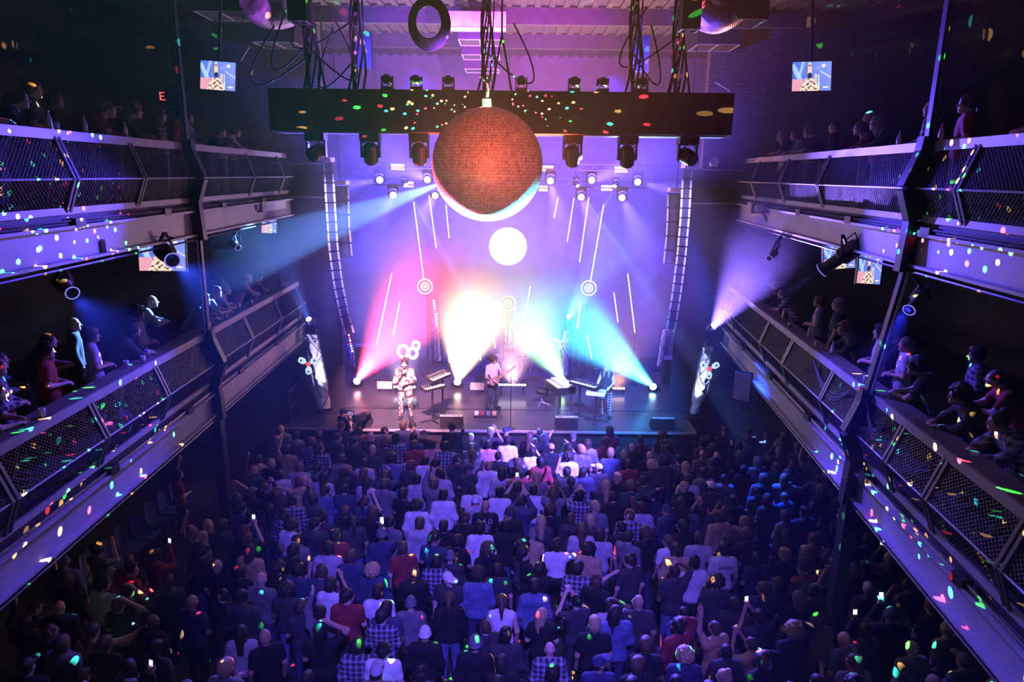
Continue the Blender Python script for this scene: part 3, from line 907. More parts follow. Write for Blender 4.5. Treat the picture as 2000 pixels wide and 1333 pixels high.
def tower(label, base, top, w, flower=None, lamp=False, sleeve=(0.05, 0.8), ring=None):
    t = thing('light_tower', label, 'light tower', base)
    a, b = Vector((0, 0, 0)), Vector(top) - Vector(base)
    ch, br = MB(), MB()
    cs = [Vector((-w / 2, -0.14, 0)), Vector((w / 2, -0.14, 0)), Vector((0, 0.2, 0))]
    for c in cs:
        ch.tube([a + c, b + c], 0.022, 6)
    n = max(3, int(b.z / 0.55))
    for i in range(n):
        for k in range(3):
            c0, c1 = cs[k], cs[(k + 1) % 3]
            if i % 2:
                c0, c1 = c1, c0
            br.tube([a.lerp(b, i / n) + c0, a.lerp(b, (i + 1) / n) + c1], 0.012, 5)
    ch.build('chords', DARKSTEEL, t)
    br.build('braces', DARKSTEEL, t)
    MB().box((0, 0, 0.015), (w + 0.3, 0.6, 0.03)).build('base_plate', DARKSTEEL, t)
    sv = MB()
    N, M = 26, 12
    vs, fs = [], []
    for i in range(N + 1):
        u = sleeve[0] + (sleeve[1] - sleeve[0]) * i / N
        for j in range(M):
            an = math.tau * j / M
            r = w * 0.36 * (1 + 0.16 * math.sin(i * 1.3 + j * 1.7) + 0.1 * math.sin(i * 2.9 + j))
            vs.append(a.lerp(b, u) + Vector((r * math.cos(an), 0.02 + 0.7 * r * math.sin(an), 0)))
    for i in range(N):
        for j in range(M):
            fs.append((i * M + j, i * M + (j + 1) % M, (i + 1) * M + (j + 1) % M, (i + 1) * M + j))
    sv.add(vs, fs).build('cloth_sleeve', SLEEVE, t, smooth=True)
    if flower is not None:
        c = Vector(flower) - Vector(base)
        s = 0.66 * w / 0.42
        hub = MB().lathe([(0.10 * s, 0), (0.12 * s, 0.04), (0.06 * s, 0.07)], c + Vector((0, -0.28, 0)), 6, (math.pi / 2, 0, 0)).build('flower_lamp', HUB, t)
        MB().bar(c + Vector((0, -0.28, 0)), c + Vector((0, -0.1, 0)), 0.05).build('bracket', DARKSTEEL, hub)
        for k in range(3):
            an = math.radians((270, 30, 150)[k])
            dx = Vector((math.cos(an), 0, math.sin(an)))
            nx = Vector((-dx.z, 0, dx.x))
            o = c + Vector((0, -0.34, 0)) + dx * 0.13 * s
            outline = [o + dx * u * s + nx * v * s for u, v in ((0, -.05), (.10, -.13), (.28, -.12), (.34, -.06), (.34, .06), (.28, .12), (.10, .13), (0, .05))]
            MB().prism(outline, (0, 0.06, 0)).build('petal', PETAL, hub)
            inner = [o + Vector((0, -0.008, 0)) + dx * u * s + nx * v * s for u, v in ((.10, -.05), (.24, -.05), (.26, 0), (.24, .05), (.10, .05), (.2, .02), (.2, -.02))]
            MB().prism(inner, (0, 0.01, 0)).build('petal_mark', DARKSTEEL, hub)
    if lamp:
        c = b + Vector((0, 0, 0.02))
        MB().box(c + Vector((0, 0, 0.06)), (0.3, 0.28, 0.14)).build('lamp_base', BLACK, t)
        hd = MB().lathe([(0.09, -0.13), (0.13, -0.06), (0.13, 0.12), (0.11, 0.16)], c + Vector((0, -0.02, 0.28)), 14, (EYE - Vector(top)).normalized().lerp(Vector(lamp), 0.6).to_track_quat('Z', 'Y').to_matrix()).build('lamp_head', BLACK, t)
        q = (EYE - Vector(top)).normalized().lerp(Vector(lamp), 0.5)
        MB().ball(c + Vector((0, -0.02, 0.28)) + q.normalized() * 0.15, 0.085, 14, 10).build('lens', LENSLIT, hd, smooth=True)
    return t


Lb, Lt = atz(640, 803, SZ), at(609, 650, 19.4)
tower('tall left front light tower, pale cloth sleeve and white flower lamp, beside stage steps', Lb, Lt, 0.42, at(608, 706, 19.5), (-0.5, 0, 0.8), (0.04, 0.98))
Rb, Rt = Vector((5.66, 20.0, SZ)), at(1386, 662, 19.5)
tower('tall right front light tower, pale cloth sleeve and white flower lamp, beside the small table', Rb, Rt, 0.42, at(1380, 715, 19.8), (0.6, 0.3, 0.6), (0.04, 0.9))
tower('short rear light tower behind the lower end of the left line array', atz(695, 722, SZ), at(676, 640, 25.2), 0.34, None, False, (0.05, 0.6))
tower('rear light tower with bare cloth sleeve left of the yellow beam', atz(856, 712, SZ), at(846, 572, 25.0), 0.34, None, False, (0.05, 0.75))
tower('rear centre light tower with flower lamp behind the drum kit', atz(992, 716, SZ), at(992, 606, 25.0), 0.36, at(992, 637, 24.6), False, (0.05, 0.7))
tower('light tower with half hidden flower lamp beside the green beam', atz(1102, 738, SZ), at(1108, 640, 24.0), 0.36, at(1093, 665, 23.7), (0.3, -0.1, 0.9), (0.05, 0.95))
tower('rear right light tower with pale cloth sleeve behind the right line array', atz(1287, 722, SZ), at(1300, 640, 25.0), 0.34, None, False, (0.1, 0.95))

# lamps with a bright ring
RINGW = glow('ring_white', (0.95, 0.96, 1.0), 6)
for i, (px, py, lab, c) in enumerate(((830, 560, 'ring lamp glowing pink and white left of the yellow beam', (1, 0.8, 0.9)), (1150, 563, 'ring lamp glowing pale blue in the cyan beam', (0.8, 1, 1)), (992, 593, 'ring lamp on top of the centre tower', (0.8, 1, 1)))):
    p = at(px, py, 23.6)
    t = thing('ring_lamp', lab, 'stage light', p, 0)
    rot = (EYE - p).to_track_quat('Z', 'Y').to_matrix()
    MB().lathe([(0.16, -0.3), (0.26, -0.2), (0.27, -0.02), (0.2, -0.01)], (0, 0, 0), 24, rot).build('body', BLACK, t)
    for r, nm in ((0.25, 'outer_ring'), (0.13, 'inner_ring')):
        mb = MB()
        mb.tube([rot @ Vector((r * math.cos(a), r * math.sin(a), 0.0)) for a in np.linspace(0, math.tau, 33)], 0.014 if r > 0.2 else 0.02, 6)
        mb.build(nm, RINGW, t)
    MB().ball((0, 0, 0), 0.06, 12, 8).build('lens', RINGW, t, smooth=True)
    MB().tube([(0, 0.2, -0.1), (0, 0.5, -0.3), (0, 0.5, SZ - p.z)], 0.03, 6).build('pole', DARKSTEEL, t)
    MB().lathe([(0.25, 0), (0.25, 0.03), (0.05, 0.05)], (0, 0.5, SZ - p.z), 14).build('foot', DARKSTEEL, t)

# strips of coloured LEDs
for (a, b, Y, cols, lab) in (((677, 634), (688, 686), 24, 'wgwrwryrygw', 'strip of red, green and white LEDs below the left line array'), ((847, 588), (853, 635), 24, 'wwwwwrwwgw', 'strip of small white LEDs right of the left ring lamp'),
                             ((1134, 592), (1128, 640), 23.4, 'wwwwrwrwww', 'strip of small white and red LEDs below the right ring lamp')):
    pa, pb = at(*a, Y), at(*b, Y)
    t = thing('led_strip', lab, 'light strip', pb)
    MB().bar((0, 0.03, 0), pa - pb + Vector((0, 0.03, 0)), 0.08, 0.04).build('rail', BLACK, t)
    MB().bar((0, 0.05, 0), (0, 0.05, SZ - pb.z), 0.03).build('stand', DARKSTEEL, t)
    for i, ch in enumerate(cols):
        MB().ball((pa - pb) * (i / (len(cols) - 1)), 0.035, 8, 6).build('led', glow('led_' + ch, {'w': (1, .95, 1), 'r': (1, .1, .15), 'g': (.2, 1, .5), 'y': (1, .6, .15)}[ch], 3), t)
# ------------------------------------------------------------------ people
def sdf_mesh(name, prims, vox, k=0.03, infl=0.0, cuts=(), minus=(), bounds=None):
    """One closed skin grown over tapered limbs (capsules a,b,ra,rb or ellipsoids c,radii), blended at the joints."""
    lo, hi = np.full(3, 1e9), np.full(3, -1e9)
    for p in prims:
        if p[0] == 'c':
            for q, r in ((p[1], p[3]), (p[2], p[4])):
                lo, hi = np.minimum(lo, np.array(q) - r), np.maximum(hi, np.array(q) + r)
        else:
            lo, hi = np.minimum(lo, np.array(p[1]) - max(p[2])), np.maximum(hi, np.array(p[1]) + max(p[2]))
    lo, hi = lo - infl - 2.5 * vox - 0.01, hi + infl + 2.5 * vox + 0.01
    n = np.ceil((hi - lo) / vox).astype(int) + 1
    ax = [lo[i] + vox * np.arange(n[i]) for i in range(3)]
    f = np.full(n, 0.25, np.float32)
    for p in prims:
        if p[0] == 'c':
            a, b, ra, rb = np.array(p[1], float), np.array(p[2], float), p[3], p[4]
            pl, ph = np.minimum(a - ra, b - rb), np.maximum(a + ra, b + rb)
        else:
            pl, ph = np.array(p[1]) - max(p[2]), np.array(p[1]) + max(p[2])
        m = infl + k + 3 * vox
        s = [slice(max(0, int((pl[i] - m - lo[i]) / vox)), int((ph[i] + m - lo[i]) / vox) + 2) for i in range(3)]
        X, Y, Z = np.meshgrid(ax[0][s[0]], ax[1][s[1]], ax[2][s[2]], indexing='ij', sparse=True)
        if p[0] == 'c':
            d = b - a
            L = max(d @ d, 1e-9)
            t = np.clip(((X - a[0]) * d[0] + (Y - a[1]) * d[1] + (Z - a[2]) * d[2]) / L, 0, 1)
            g = np.sqrt((X - a[0] - t * d[0]) ** 2 + (Y - a[1] - t * d[1]) ** 2 + (Z - a[2] - t * d[2]) ** 2) - (ra + (rb - ra) * t)
        else:
            c, r = p[1], p[2]
            q = np.sqrt(((X - c[0]) / r[0]) ** 2 + ((Y - c[1]) / r[1]) ** 2 + ((Z - c[2]) / r[2]) ** 2)
            g = (q - 1) * min(r)
        kk = p[-1] if (p[0] == 'c' and len(p) == 6) or (p[0] == 'e' and len(p) == 4) else k
        o = f[s[0], s[1], s[2]]
        h = np.maximum(kk - np.abs(o - g), 0) / kk
        f[s[0], s[1], s[2]] = np.minimum(o, g) - h * h * kk * 0.25
    f = f - infl
    X, Y, Z = np.meshgrid(*ax, indexing='ij', sparse=True)
    for pt, nn in cuts:
        f = np.maximum(f, (X - pt[0]) * nn[0] + (Y - pt[1]) * nn[1] + (Z - pt[2]) * nn[2])
    for c, r in minus:
        q = np.sqrt(((X - c[0]) / r[0]) ** 2 + ((Y - c[1]) / r[1]) ** 2 + ((Z - c[2]) / r[2]) ** 2)
        f = np.maximum(f, -(q - 1) * min(r))
    f[[0, -1]] = f[:, [0, -1]] = f[:, :, [0, -1]] = 0.2
    ins = f < 0
    acc = np.zeros(tuple(n - 1) + (3,), np.float32)
    cnt = np.zeros(tuple(n - 1), np.float32)
    N = n
    for a in range(3):
        b, c = (a + 1) % 3, (a + 2) % 3
        for ib in (0, 1):
            for ic in (0, 1):
                s0 = [None] * 3
                s1 = [None] * 3
                s0[a], s1[a] = slice(0, N[a] - 1), slice(1, N[a])
                s0[b] = s1[b] = slice(ib, N[b] - 1 + ib)
                s0[c] = s1[c] = slice(ic, N[c] - 1 + ic)
                f0, f1 = f[tuple(s0)], f[tuple(s1)]
                x = (f0 < 0) != (f1 < 0)
                t = np.where(x, f0 / np.where(x, f0 - f1, 1), 0)
                acc[..., a] += t
                acc[..., b] += np.where(x, ib, 0)
                acc[..., c] += np.where(x, ic, 0)
                cnt += x
    act = cnt > 0
    idx = np.full(cnt.shape, -1, np.int64)
    ii = np.argwhere(act)
    idx[act] = np.arange(len(ii))
    V = lo + vox * (ii + acc[act] / cnt[act][:, None])
    faces = []
    for a in range(3):
        b, c = (a + 1) % 3, (a + 2) % 3
        s0, s1 = [slice(1, -1)] * 3, [slice(1, -1)] * 3
        s0[a], s1[a] = slice(0, N[a] - 1), slice(1, N[a])
        x = ins[tuple(s0)] != ins[tuple(s1)]
        e = np.argwhere(x)
        fl = ins[tuple(s0)][x]
        off = np.ones(3, int)
        off[a] = 0
        e = e + off
        def cell(db, dc):
            q = e.copy()
            q[:, b] -= db
            q[:, c] -= dc
            return idx[q[:, 0], q[:, 1], q[:, 2]]
        q = np.stack([cell(1, 1), cell(0, 1), cell(0, 0), cell(1, 0)], 1)
        q[~fl] = q[~fl][:, ::-1]
        faces.append(q)
    F = np.concatenate(faces)
    F = F[(F >= 0).all(1)]
    # one light smoothing pass
    for _ in range(1):
        sm = np.zeros_like(V)
        ct = np.zeros(len(V))
        for i in range(4):
            np.add.at(sm, F[:, i], V[F[:, (i + 1) % 4]])
            np.add.at(ct, F[:, i], 1)
        V = V * 0.5 + 0.5 * sm / np.maximum(ct, 1)[:, None]
    me = bpy.data.meshes.new(name)
    me.vertices.add(len(V))
    me.vertices.foreach_set('co', V.astype(np.float32).ravel())
    me.loops.add(F.size)
    me.loops.foreach_set('vertex_index', F.astype(np.int32).ravel())
    me.polygons.add(len(F))
    me.polygons.foreach_set('loop_start', np.arange(0, F.size, 4, dtype=np.int32))
    me.polygons.foreach_set('loop_total', np.full(len(F), 4, np.int32))
    me.polygons.foreach_set('use_smooth', np.ones(len(F), bool))
    me.materials.append(BLACK)
    me.update(calc_edges=True)
    return me


def lerp3(a, b, t):
    return tuple(a[i] + (b[i] - a[i]) * t for i in range(3))


def rotz(p, c, a):
    x, y = p[0] - c[0], p[1] - c[1]
    return (c[0] + x * math.cos(a) - y * math.sin(a), c[1] + x * math.sin(a) + y * math.cos(a), p[2])


ARMS = {  # elbow and wrist of the right (+x) arm; the left mirrors unless given
    'down': ((.25, -.03, 1.12), (.25, .06, .88)), 'fold': ((.25, .01, 1.13), (.06, .20, 1.10)), 'hold': ((.25, .0, 1.12), (.15, .24, 1.20)),
    'photo': ((.25, .20, 1.34), (.055, .32, 1.62)), 'high': ((.25, .08, 1.60), (.19, .14, 1.86)), 'out': ((.40, .14, 1.33), (.60, .28, 1.42)),
    'lean': ((.26, .40, 1.10), (.12, .56, 1.09)), 'head': ((.36, .10, 1.55), (.12, .04, 1.72)), 'keys': ((.24, .06, 1.14), (.20, .34, 1.08)),
    'mic': ((.26, .10, 1.12), (.05, .19, 1.36)), 'neck': ((.28, .02, 1.12), (.14, .24, 1.02)), 'fret': ((.30, .06, 1.12), (.40, .26, 1.22)), 'face': ((.24, .14, 1.10), (.04, .17, 1.50))}


class Pose:
    def __init__(s, right='down', left=None, yaw=0.0, lean=0.0, pitch=0.0, feet=0.1, slim=1.0, curl=0.5):
        left = left or right
        bx = lambda z: lean * max(0, z - 0.9) / 0.6
        s.lean = lean
        j = lambda x, y, z: (x * slim, y + bx(z), z - (lean * 0.35 * max(0, z - 0.95) / 0.6))
        sh = {1: j(.185, -.01, 1.405), -1: j(-.185, -.01, 1.405)}
        nk, hd = j(0, -.012, 1.45), j(0, .015, 1.615)
        hd = (hd[0], hd[1] + pitch * 0.05, hd[2] - abs(pitch) * 0.015)
        s.head, s.yaw, s.pitch = hd, yaw, pitch
        P = []
        s.torso = [('c', j(-.07, 0, .96), j(.07, 0, .96), .105 * slim, .105 * slim), ('c', j(-.06, .005, 1.08), j(-.075, 0, 1.28), .098 * slim, .104), ('c', j(.06, .005, 1.08), j(.075, 0, 1.28), .098 * slim, .104),
                   ('c', j(-.15, -.01, 1.385), j(.15, -.01, 1.385), .062, .062), ('c', j(0, -.02, 1.45), j(.15, -.015, 1.40), .052, .05), ('c', j(0, -.02, 1.45), j(-.15, -.015, 1.40), .052, .05)]
        s.legs = []
        for g in (-1, 1):
            hip, kn, an = j(.085 * g, 0, .92), (feet * g, .03 + bx(.5), .5), (feet * g * 1.1, -.02, .09)
            s.legs += [('c', hip, kn, .088, .058), ('c', kn, an, .056, .040), ('c', (an[0], an[1] - .02, .045), (an[0] + .02 * g, an[1] + .15, .035), .045, .034)]
        s.arms, s.hands, s.wrist = {}, [], {}
        for g, nm in ((1, right), (-1, left)):
            e, w = ARMS[nm]
            e, w = (e[0] * g, e[1] + (bx(e[2]) if nm != 'lean' else 0), e[2]), (w[0] * g, w[1] + (bx(w[2]) if nm != 'lean' else 0), w[2])
            s.arms[g] = [('c', sh[g], e, .052, .042), ('c', e, w, .041, .029)]
            s.wrist[g] = w
            d = np.array(w) - np.array(e)
            d = d / np.linalg.norm(d)
            side = np.cross(d, (0, 0, 1)) if abs(d[2]) < .9 else np.array((0, 1.0, 0)) * 1.0
            side = side / (np.linalg.norm(side) + 1e-9)
            nrm = np.cross(side, d)
            pm = np.array(w) + d * .045
            s.hands.append(('c', tuple(w), tuple(np.array(w) + d * .075), .027, .030))
            for q in range(4):
                o = pm + side * (.027 - .018 * q) + d * .03
                l = (.062, .074, .078, .06)[q]
                mid = o + d * l * .6 - nrm * l * .25 * curl
                tip = mid + d * l * (.7 - .5 * curl) - nrm * l * .7 * curl
                s.hands += [('c', tuple(o), tuple(mid), .0105, .0095, .006), ('c', tuple(mid), tuple(tip), .0095, .008, .006)]
            tb = np.array(w) + d * .025 + side * .022
            s.hands += [('c', tuple(tb), tuple(tb + d * .03 + side * .035), .013, .011, .01), ('c', tuple(tb + d * .03 + side * .035), tuple(tb + d * .065 + side * .035 - nrm * .02), .011, .009, .008)]
        hp = [('e', (0, .0, .03), (.076, .096, .092)), ('e', (0, .03, -.045), (.060, .070, .075)), ('c', (0, .105, .008), (0, .122, -.028), .010, .014, .012), ('c', (-.035, .09, .025), (.035, .09, .025), .012, .012, .015),
              ('c', (-.022, .098, -.062), (.022, .098, -.062), .008, .008, .01), ('e', (0, .075, -.095), (.026, .026, .022), .03)]
        for g in (-1, 1):
            hp += [('e', (.078 * g, -.005, -.005), (.012, .022, .032), .01), ('c', (.030 * g, .085, -.02), (.05 * g, .06, -.03), .018, .018, .02)]
        mvd = []
        for p in hp:
            def mv(q):
                y, z = q[1], q[2]
                cp, sp = math.cos(pitch), math.sin(pitch)
                q = (q[0], y * cp - z * sp, y * sp + z * cp)
                q = rotz(q, (0, 0), yaw)
                return (q[0] + hd[0], q[1] + hd[1], q[2] + hd[2])
            mvd.append(('c', mv(p[1]), mv(p[2])) + p[3:] if p[0] == 'c' else ('e', mv(p[1])) + p[2:])
        s.headp = mvd + [('c', nk, (hd[0], hd[1] - .015, hd[2] - .05), .056, .052)]

    def body(s, vox):
        return sdf_mesh('body', s.torso + s.legs + s.arms[1] + s.arms[-1] + s.headp + s.hands, vox)

    def shirt(s, kind, vox, infl=0.016):
        pr = list(s.torso)
        for g in (1, -1):
            up, lo = s.arms[g]
            if kind == 'tee':
                pr.append(('c', up[1], lerp3(up[1], up[2], .62), up[3] + .004, up[4] + .012))
            elif kind == 'vest':
                pass
            else:
                pr += [('c', up[1], up[2], up[3] + .008, up[4] + .012), ('c', lo[1], lerp3(lo[1], lo[2], .93), lo[3] + .012, lo[4] + .008)]
        if kind == 'hood':
            h = s.head
            pr += [('e', (h[0], s.lean * .9 - .085, h[2] - .20), (.105, .055, .075)), ('c', (-.06, s.lean * .85 - .01, h[2] - .17), (.06, s.lean * .85 - .01, h[2] - .17), .05, .05)]
        if kind == 'tee' or kind == 'vest':
            pr.append(('c', (-.08, 0, .90), (.08, 0, .90), .108, .108))
        else:
            pr.append(('c', (-.08, 0, .88), (.08, 0, .88), .118, .118))
        return sdf_mesh('shirt', pr, vox, .075, infl - .008, cuts=[((0, 0, .86), (0, 0, -1))])

    def trousers(s, vox):
        return sdf_mesh('trousers', [s.torso[0]] + s.legs, vox, .03, .014, cuts=[((0, 0, 1.0), (0, 0, 1))])


def hair_mesh(kind):
    """Hair or headwear about the head centre, face towards +y."""
    cap = [('e', (0, -.010, .035), (.094, .112, .104))]
    face = [((0, .140, -.030), (.086, .085, .122))]
    if kind == 'short':
        return sdf_mesh('hair', cap + [('e', (0, -.05, -.02), (.074, .062, .075)), ('e', (.012, .035, .085), (.072, .07, .055)), ('e', (-.02, -.03, .10), (.055, .06, .045))], .009, .03, .004, cuts=[((0, 0, -.062), (0, 0, -1))], minus=face)
    if kind == 'crop':
        return sdf_mesh('hair', [('e', (0, -.008, .032), (.083, .101, .098)), ('e', (0, -.045, -.01), (.07, .06, .06))], .009, .03, .002, cuts=[((0, 0, -.045), (0, 0, -1))], minus=face)
    if kind == 'bushy':
        pr = cap + [('e', (.105 * math.cos(a) * math.cos(b), -.02 + .11 * math.sin(a) * math.cos(b), .04 + .1 * math.sin(b)), (.042, .042, .042)) for b in (-.3, .25, .8, 1.4) for a in np.arange(0, math.tau, .75) + b]
        return sdf_mesh('hair', pr, .009, .015, .004, minus=face)
    if kind == 'long':
        pr = cap + [('c', (0, -.06, 0), (0, -.10, -.30), .075, .055), ('c', (-.06, -.03, .02), (-.075, -.055, -.24), .035, .022), ('c', (.06, -.03, .02), (.075, -.055, -.24), .035, .022)]
        return sdf_mesh('hair', pr, .010, .03, .004, minus=face)
    if kind == 'bun':
        return sdf_mesh('hair', cap + [('e', (0, -.05, .0), (.07, .06, .07)), ('e', (0, -.055, .145), (.045, .045, .042), .015)], .009, .03, .004, minus=face + [((0, 0, -.15), (.09, .11, .09))])
    if kind == 'ponytail':
        return sdf_mesh('hair', cap + [('e', (0, -.05, .0), (.07, .06, .07)), ('c', (0, -.10, .05), (0, -.16, -.02), .028, .032, .015), ('c', (0, -.16, -.02), (0, -.14, -.22), .032, .012, .02)], .009, .03, .004, minus=face + [((0, 0, -.15), (.09, .11, .09))])
    if kind == 'beanie':
        return sdf_mesh('hat', [('e', (0, -.012, .055), (.088, .105, .115)), ('c', (-.03, -.1, .02), (.03, -.1, .02), .012, .012)] + [('c', (.086 * math.cos(a), -.01 + .102 * math.sin(a), .03), (.086 * math.cos(a + .4), -.01 + .102 * math.sin(a + .4), .03), .014, .014, .01) for a in np.arange(0, math.tau, .4)], .009, .02, .003, cuts=[((0, 0, .012), (0, 0, -1))])
    if kind == 'cap':
        return sdf_mesh('hat', [('e', (0, -.01, .05), (.086, .103, .092)), ('e', (0, .12, .052), (.072, .085, .014), .012), ('e', (0, -.01, .142), (.01, .01, .008), .006)], .009, .02, .004, cuts=[((0, 0, .03), (0, 0, -1))])
    if kind == 'hoodup':
        return sdf_mesh('hood', [('e', (0, -.015, .03), (.10, .115, .115)), ('c', (0, -.05, -.05), (0, -.05, -.14), .085, .09)], .011, .04, .004, minus=[((0, .15, -.02), (.08, .10, .10))])


def plaid(name, a, b):
    mt = mat(name, a, 0.9)
    nt = mt.node_tree
    bs = nt.nodes['Principled BSDF']
    tc = nt.nodes.new('ShaderNodeTexCoord')
    sx = nt.nodes.new('ShaderNodeSeparateXYZ')
    nt.links.new(tc.outputs['Object'], sx.inputs[0])
    outs = []
    for k, sc in ((0, 0.045), (2, 0.045)):
        q = nt.nodes.new('ShaderNodeMath'); q.operation = 'PINGPONG'; q.inputs[1].default_value = sc
        nt.links.new(sx.outputs[k], q.inputs[0])
        w = nt.nodes.new('ShaderNodeMath'); w.operation = 'LESS_THAN'; w.inputs[1].default_value = sc * .42
        nt.links.new(q.outputs[0], w.inputs[0])
        outs.append(w)
    s = nt.nodes.new('ShaderNodeMath'); s.operation = 'ADD'
    nt.links.new(outs[0].outputs[0], s.inputs[0]); nt.links.new(outs[1].outputs[0], s.inputs[1])
    cr = nt.nodes.new('ShaderNodeValToRGB')
    cr.color_ramp.interpolation = 'CONSTANT'
    e = cr.color_ramp.elements
    e[0].position, e[0].color = 0, tuple(a) + (1,)
    e[1].position, e[1].color = .3, tuple((x + y) / 2 for x, y in zip(a, b)) + (1,)
    k = e.new(.7); k.color = tuple(b) + (1,)
    d = nt.nodes.new('ShaderNodeMath'); d.operation = 'MULTIPLY'; d.inputs[1].default_value = .5
    nt.links.new(s.outputs[0], d.inputs[0]); nt.links.new(d.outputs[0], cr.inputs[0])
    nt.links.new(cr.outputs[0], bs.inputs['Base Color'])
    return mt


def camo(name):
    mt = mat(name, (0.5, 0.4, 0.35), 0.9)
    nt = mt.node_tree
    tc = nt.nodes.new('ShaderNodeTexCoord')
    nz = nt.nodes.new('ShaderNodeTexNoise')
    nz.inputs['Scale'].default_value = 11
    nz.inputs['Detail'].default_value = 1
    nt.links.new(tc.outputs['Object'], nz.inputs['Vector'])
    cr = nt.nodes.new('ShaderNodeValToRGB')
    cr.color_ramp.interpolation = 'CONSTANT'
    e = cr.color_ramp.elements
    e[0].position, e[0].color = 0, (0.05, 0.035, 0.04, 1)
    e[1].position, e[1].color = .43, (0.48, 0.35, 0.29, 1)
    for p, c in ((.50, (0.25, 0.15, 0.13, 1)), (.56, (0.58, 0.46, 0.39, 1))):
        k = e.new(p); k.color = c
    nt.links.new(nz.outputs[0], cr.inputs[0])
    nt.links.new(cr.outputs[0], nt.nodes['Principled BSDF'].inputs['Base Color'])
    return mt


SKIN = [mat('skin_light', (0.50, 0.33, 0.26), 0.6, 0, .06), mat('skin_mid', (0.36, 0.22, 0.16), 0.6, 0, .06), mat('skin_dark', (0.14, 0.08, 0.055), 0.6, 0, .06)]
HAIRC = {'black': mat('hair_black', (0.008, 0.007, 0.007), .6, 0, .4, 40), 'dark': mat('hair_dark', (0.02, 0.013, 0.010), .6, 0, .4, 40), 'brown': mat('hair_brown', (0.07, 0.04, 0.024), .6, 0, .4, 40), 'blond': mat('hair_blond', (0.34, 0.24, 0.13), .6, 0, .3, 40)}
CL = {'white': mat('cloth_white', (0.62, 0.60, 0.62), .9, 0, .1, 9, .6), 'pale': mat('cloth_pale', (0.36, 0.34, 0.38), .9, 0, .15, 9, .6), 'grey': mat('cloth_grey', (0.13, 0.125, 0.14), .9, 0, .2, 9, .6),
      'black': mat('cloth_black', (0.010, 0.010, 0.012), .9, 0, .3, 9, .25), 'navy': mat('cloth_navy', (0.035, 0.04, 0.09), .9, 0, .2, 9, .6), 'red': mat('cloth_red', (0.20, 0.025, 0.03), .9, 0, .2, 9, .6),
      'tan': mat('cloth_tan', (0.40, 0.28, 0.15), .9, 0, .2, 9, .6), 'denim': mat('cloth_denim', (0.09, 0.12, 0.24), .9, 0, .25, 14, .25), 'pink': mat('cloth_pink', (0.45, 0.20, 0.22), .9, 0, .15, 9, .6),
      'charcoal': mat('cloth_charcoal', (0.035, 0.034, 0.04), .9, 0, .2, 9, .6), 'plaid': plaid('cloth_plaid', (0.03, 0.03, 0.05), (0.30, 0.29, 0.36)), 'camo': camo('cloth_camo')}
COLW = {'white': 'white', 'pale': 'pale', 'grey': 'grey', 'black': 'black', 'navy': 'navy', 'red': 'red', 'tan': 'tan', 'denim': 'denim blue', 'pink': 'pink', 'charcoal': 'charcoal', 'plaid': 'plaid', 'camo': 'patterned'}
SHW = {'tee': 'T-shirt', 'long': 'top', 'hood': 'hoodie', 'vest': 'vest'}
POSES = {'down': Pose('down'), 'lookl': Pose('down', yaw=.9), 'lookr': Pose('fold', yaw=-.9), 'fold': Pose('fold'), 'photo': Pose('photo', pitch=.1), 'photor': Pose('photo', 'fold'), 'armup': Pose('fold', 'high', pitch=.15),
         'wave': Pose('high', 'high', pitch=.15), 'point': Pose('out', 'down', yaw=-.4), 'lean': Pose('lean', lean=.30), 'headhold': Pose('head', 'fold')}
ACTW = {'down': '', 'lookl': ', looking left', 'lookr': ', looking right', 'fold': '', 'photo': ', hands raised', 'photor': ', hand raised', 'armup': ', arm up', 'wave': ', arms up', 'point': ', pointing right', 'lean': ', leaning', 'headhold': ', hand on head'}
HAIRW = {'short': 'short {} hair', 'crop': 'cropped {} hair', 'bushy': 'bushy {} hair', 'long': 'long {} hair', 'bun': '{} hair bun', 'ponytail': '{} ponytail', 'beanie': '{} beanie', 'cap': '{} cap', 'hoodup': '{} hood up', 'bald': 'bald head'}
MESHES = {}


def cached(key, fn):
    if key not in MESHES:
        MESHES[key] = fn()
    return MESHES[key]


def child(name, me, parent, mt, loc=(0, 0, 0), rot=(0, 0, 0)):
    o = bpy.data.objects.new(name, me)
    COL.objects.link(o)
    o.parent = parent
    o.location = loc
    o.rotation_euler = rot
    o.material_slots[0].link = 'OBJECT'
    o.material_slots[0].material = mt
    return o


PEOPLE = []


def person(loc, rz, pose='down', hair='short', hairc='dark', shirt='tee', col='black', legs='charcoal', skin=0, scale=1.0, label=None, where='', group=None, P=None, vox=.011, key=None):
    t = thing('person', label or '', 'person', loc, rz, group)
    t.scale = (scale,) * 3
    pz = P or POSES[pose]
    key = key or pose
    child('body', cached(('b', key), lambda: pz.body(vox)), t, SKIN[skin])
    child({'tee': 'shirt', 'long': 'sweater', 'hood': 'hoodie', 'vest': 'vest'}[shirt], cached(('s', key, shirt), lambda: pz.shirt(shirt, vox + .002)), t, CL[col])
    child('trousers', cached(('t', key), lambda: pz.trousers(vox + .005)), t, CL[legs])
    if hair != 'bald':
        hm = HAIRC.get(hairc) or CL[hairc]
        h = child({'beanie': 'beanie', 'cap': 'cap', 'hoodup': 'hood'}.get(hair, 'hair'), cached(('h', hair), lambda: hair_mesh(hair)), t, hm, pz.head, (pz.pitch, 0, pz.yaw))
        if hair == 'cap':
            child('hair', cached(('h', 'crop'), lambda: hair_mesh('crop')), t, HAIRC['dark'], pz.head, (pz.pitch, 0, pz.yaw)).scale = (.97, .97, .93)
    hw = HAIRW[hair].format(COLW.get(hairc, hairc))
    PEOPLE.append((t, label, hw, '%s %s' % (COLW[col], SHW[shirt]), ACTW.get(pose, ''), where))
    return t


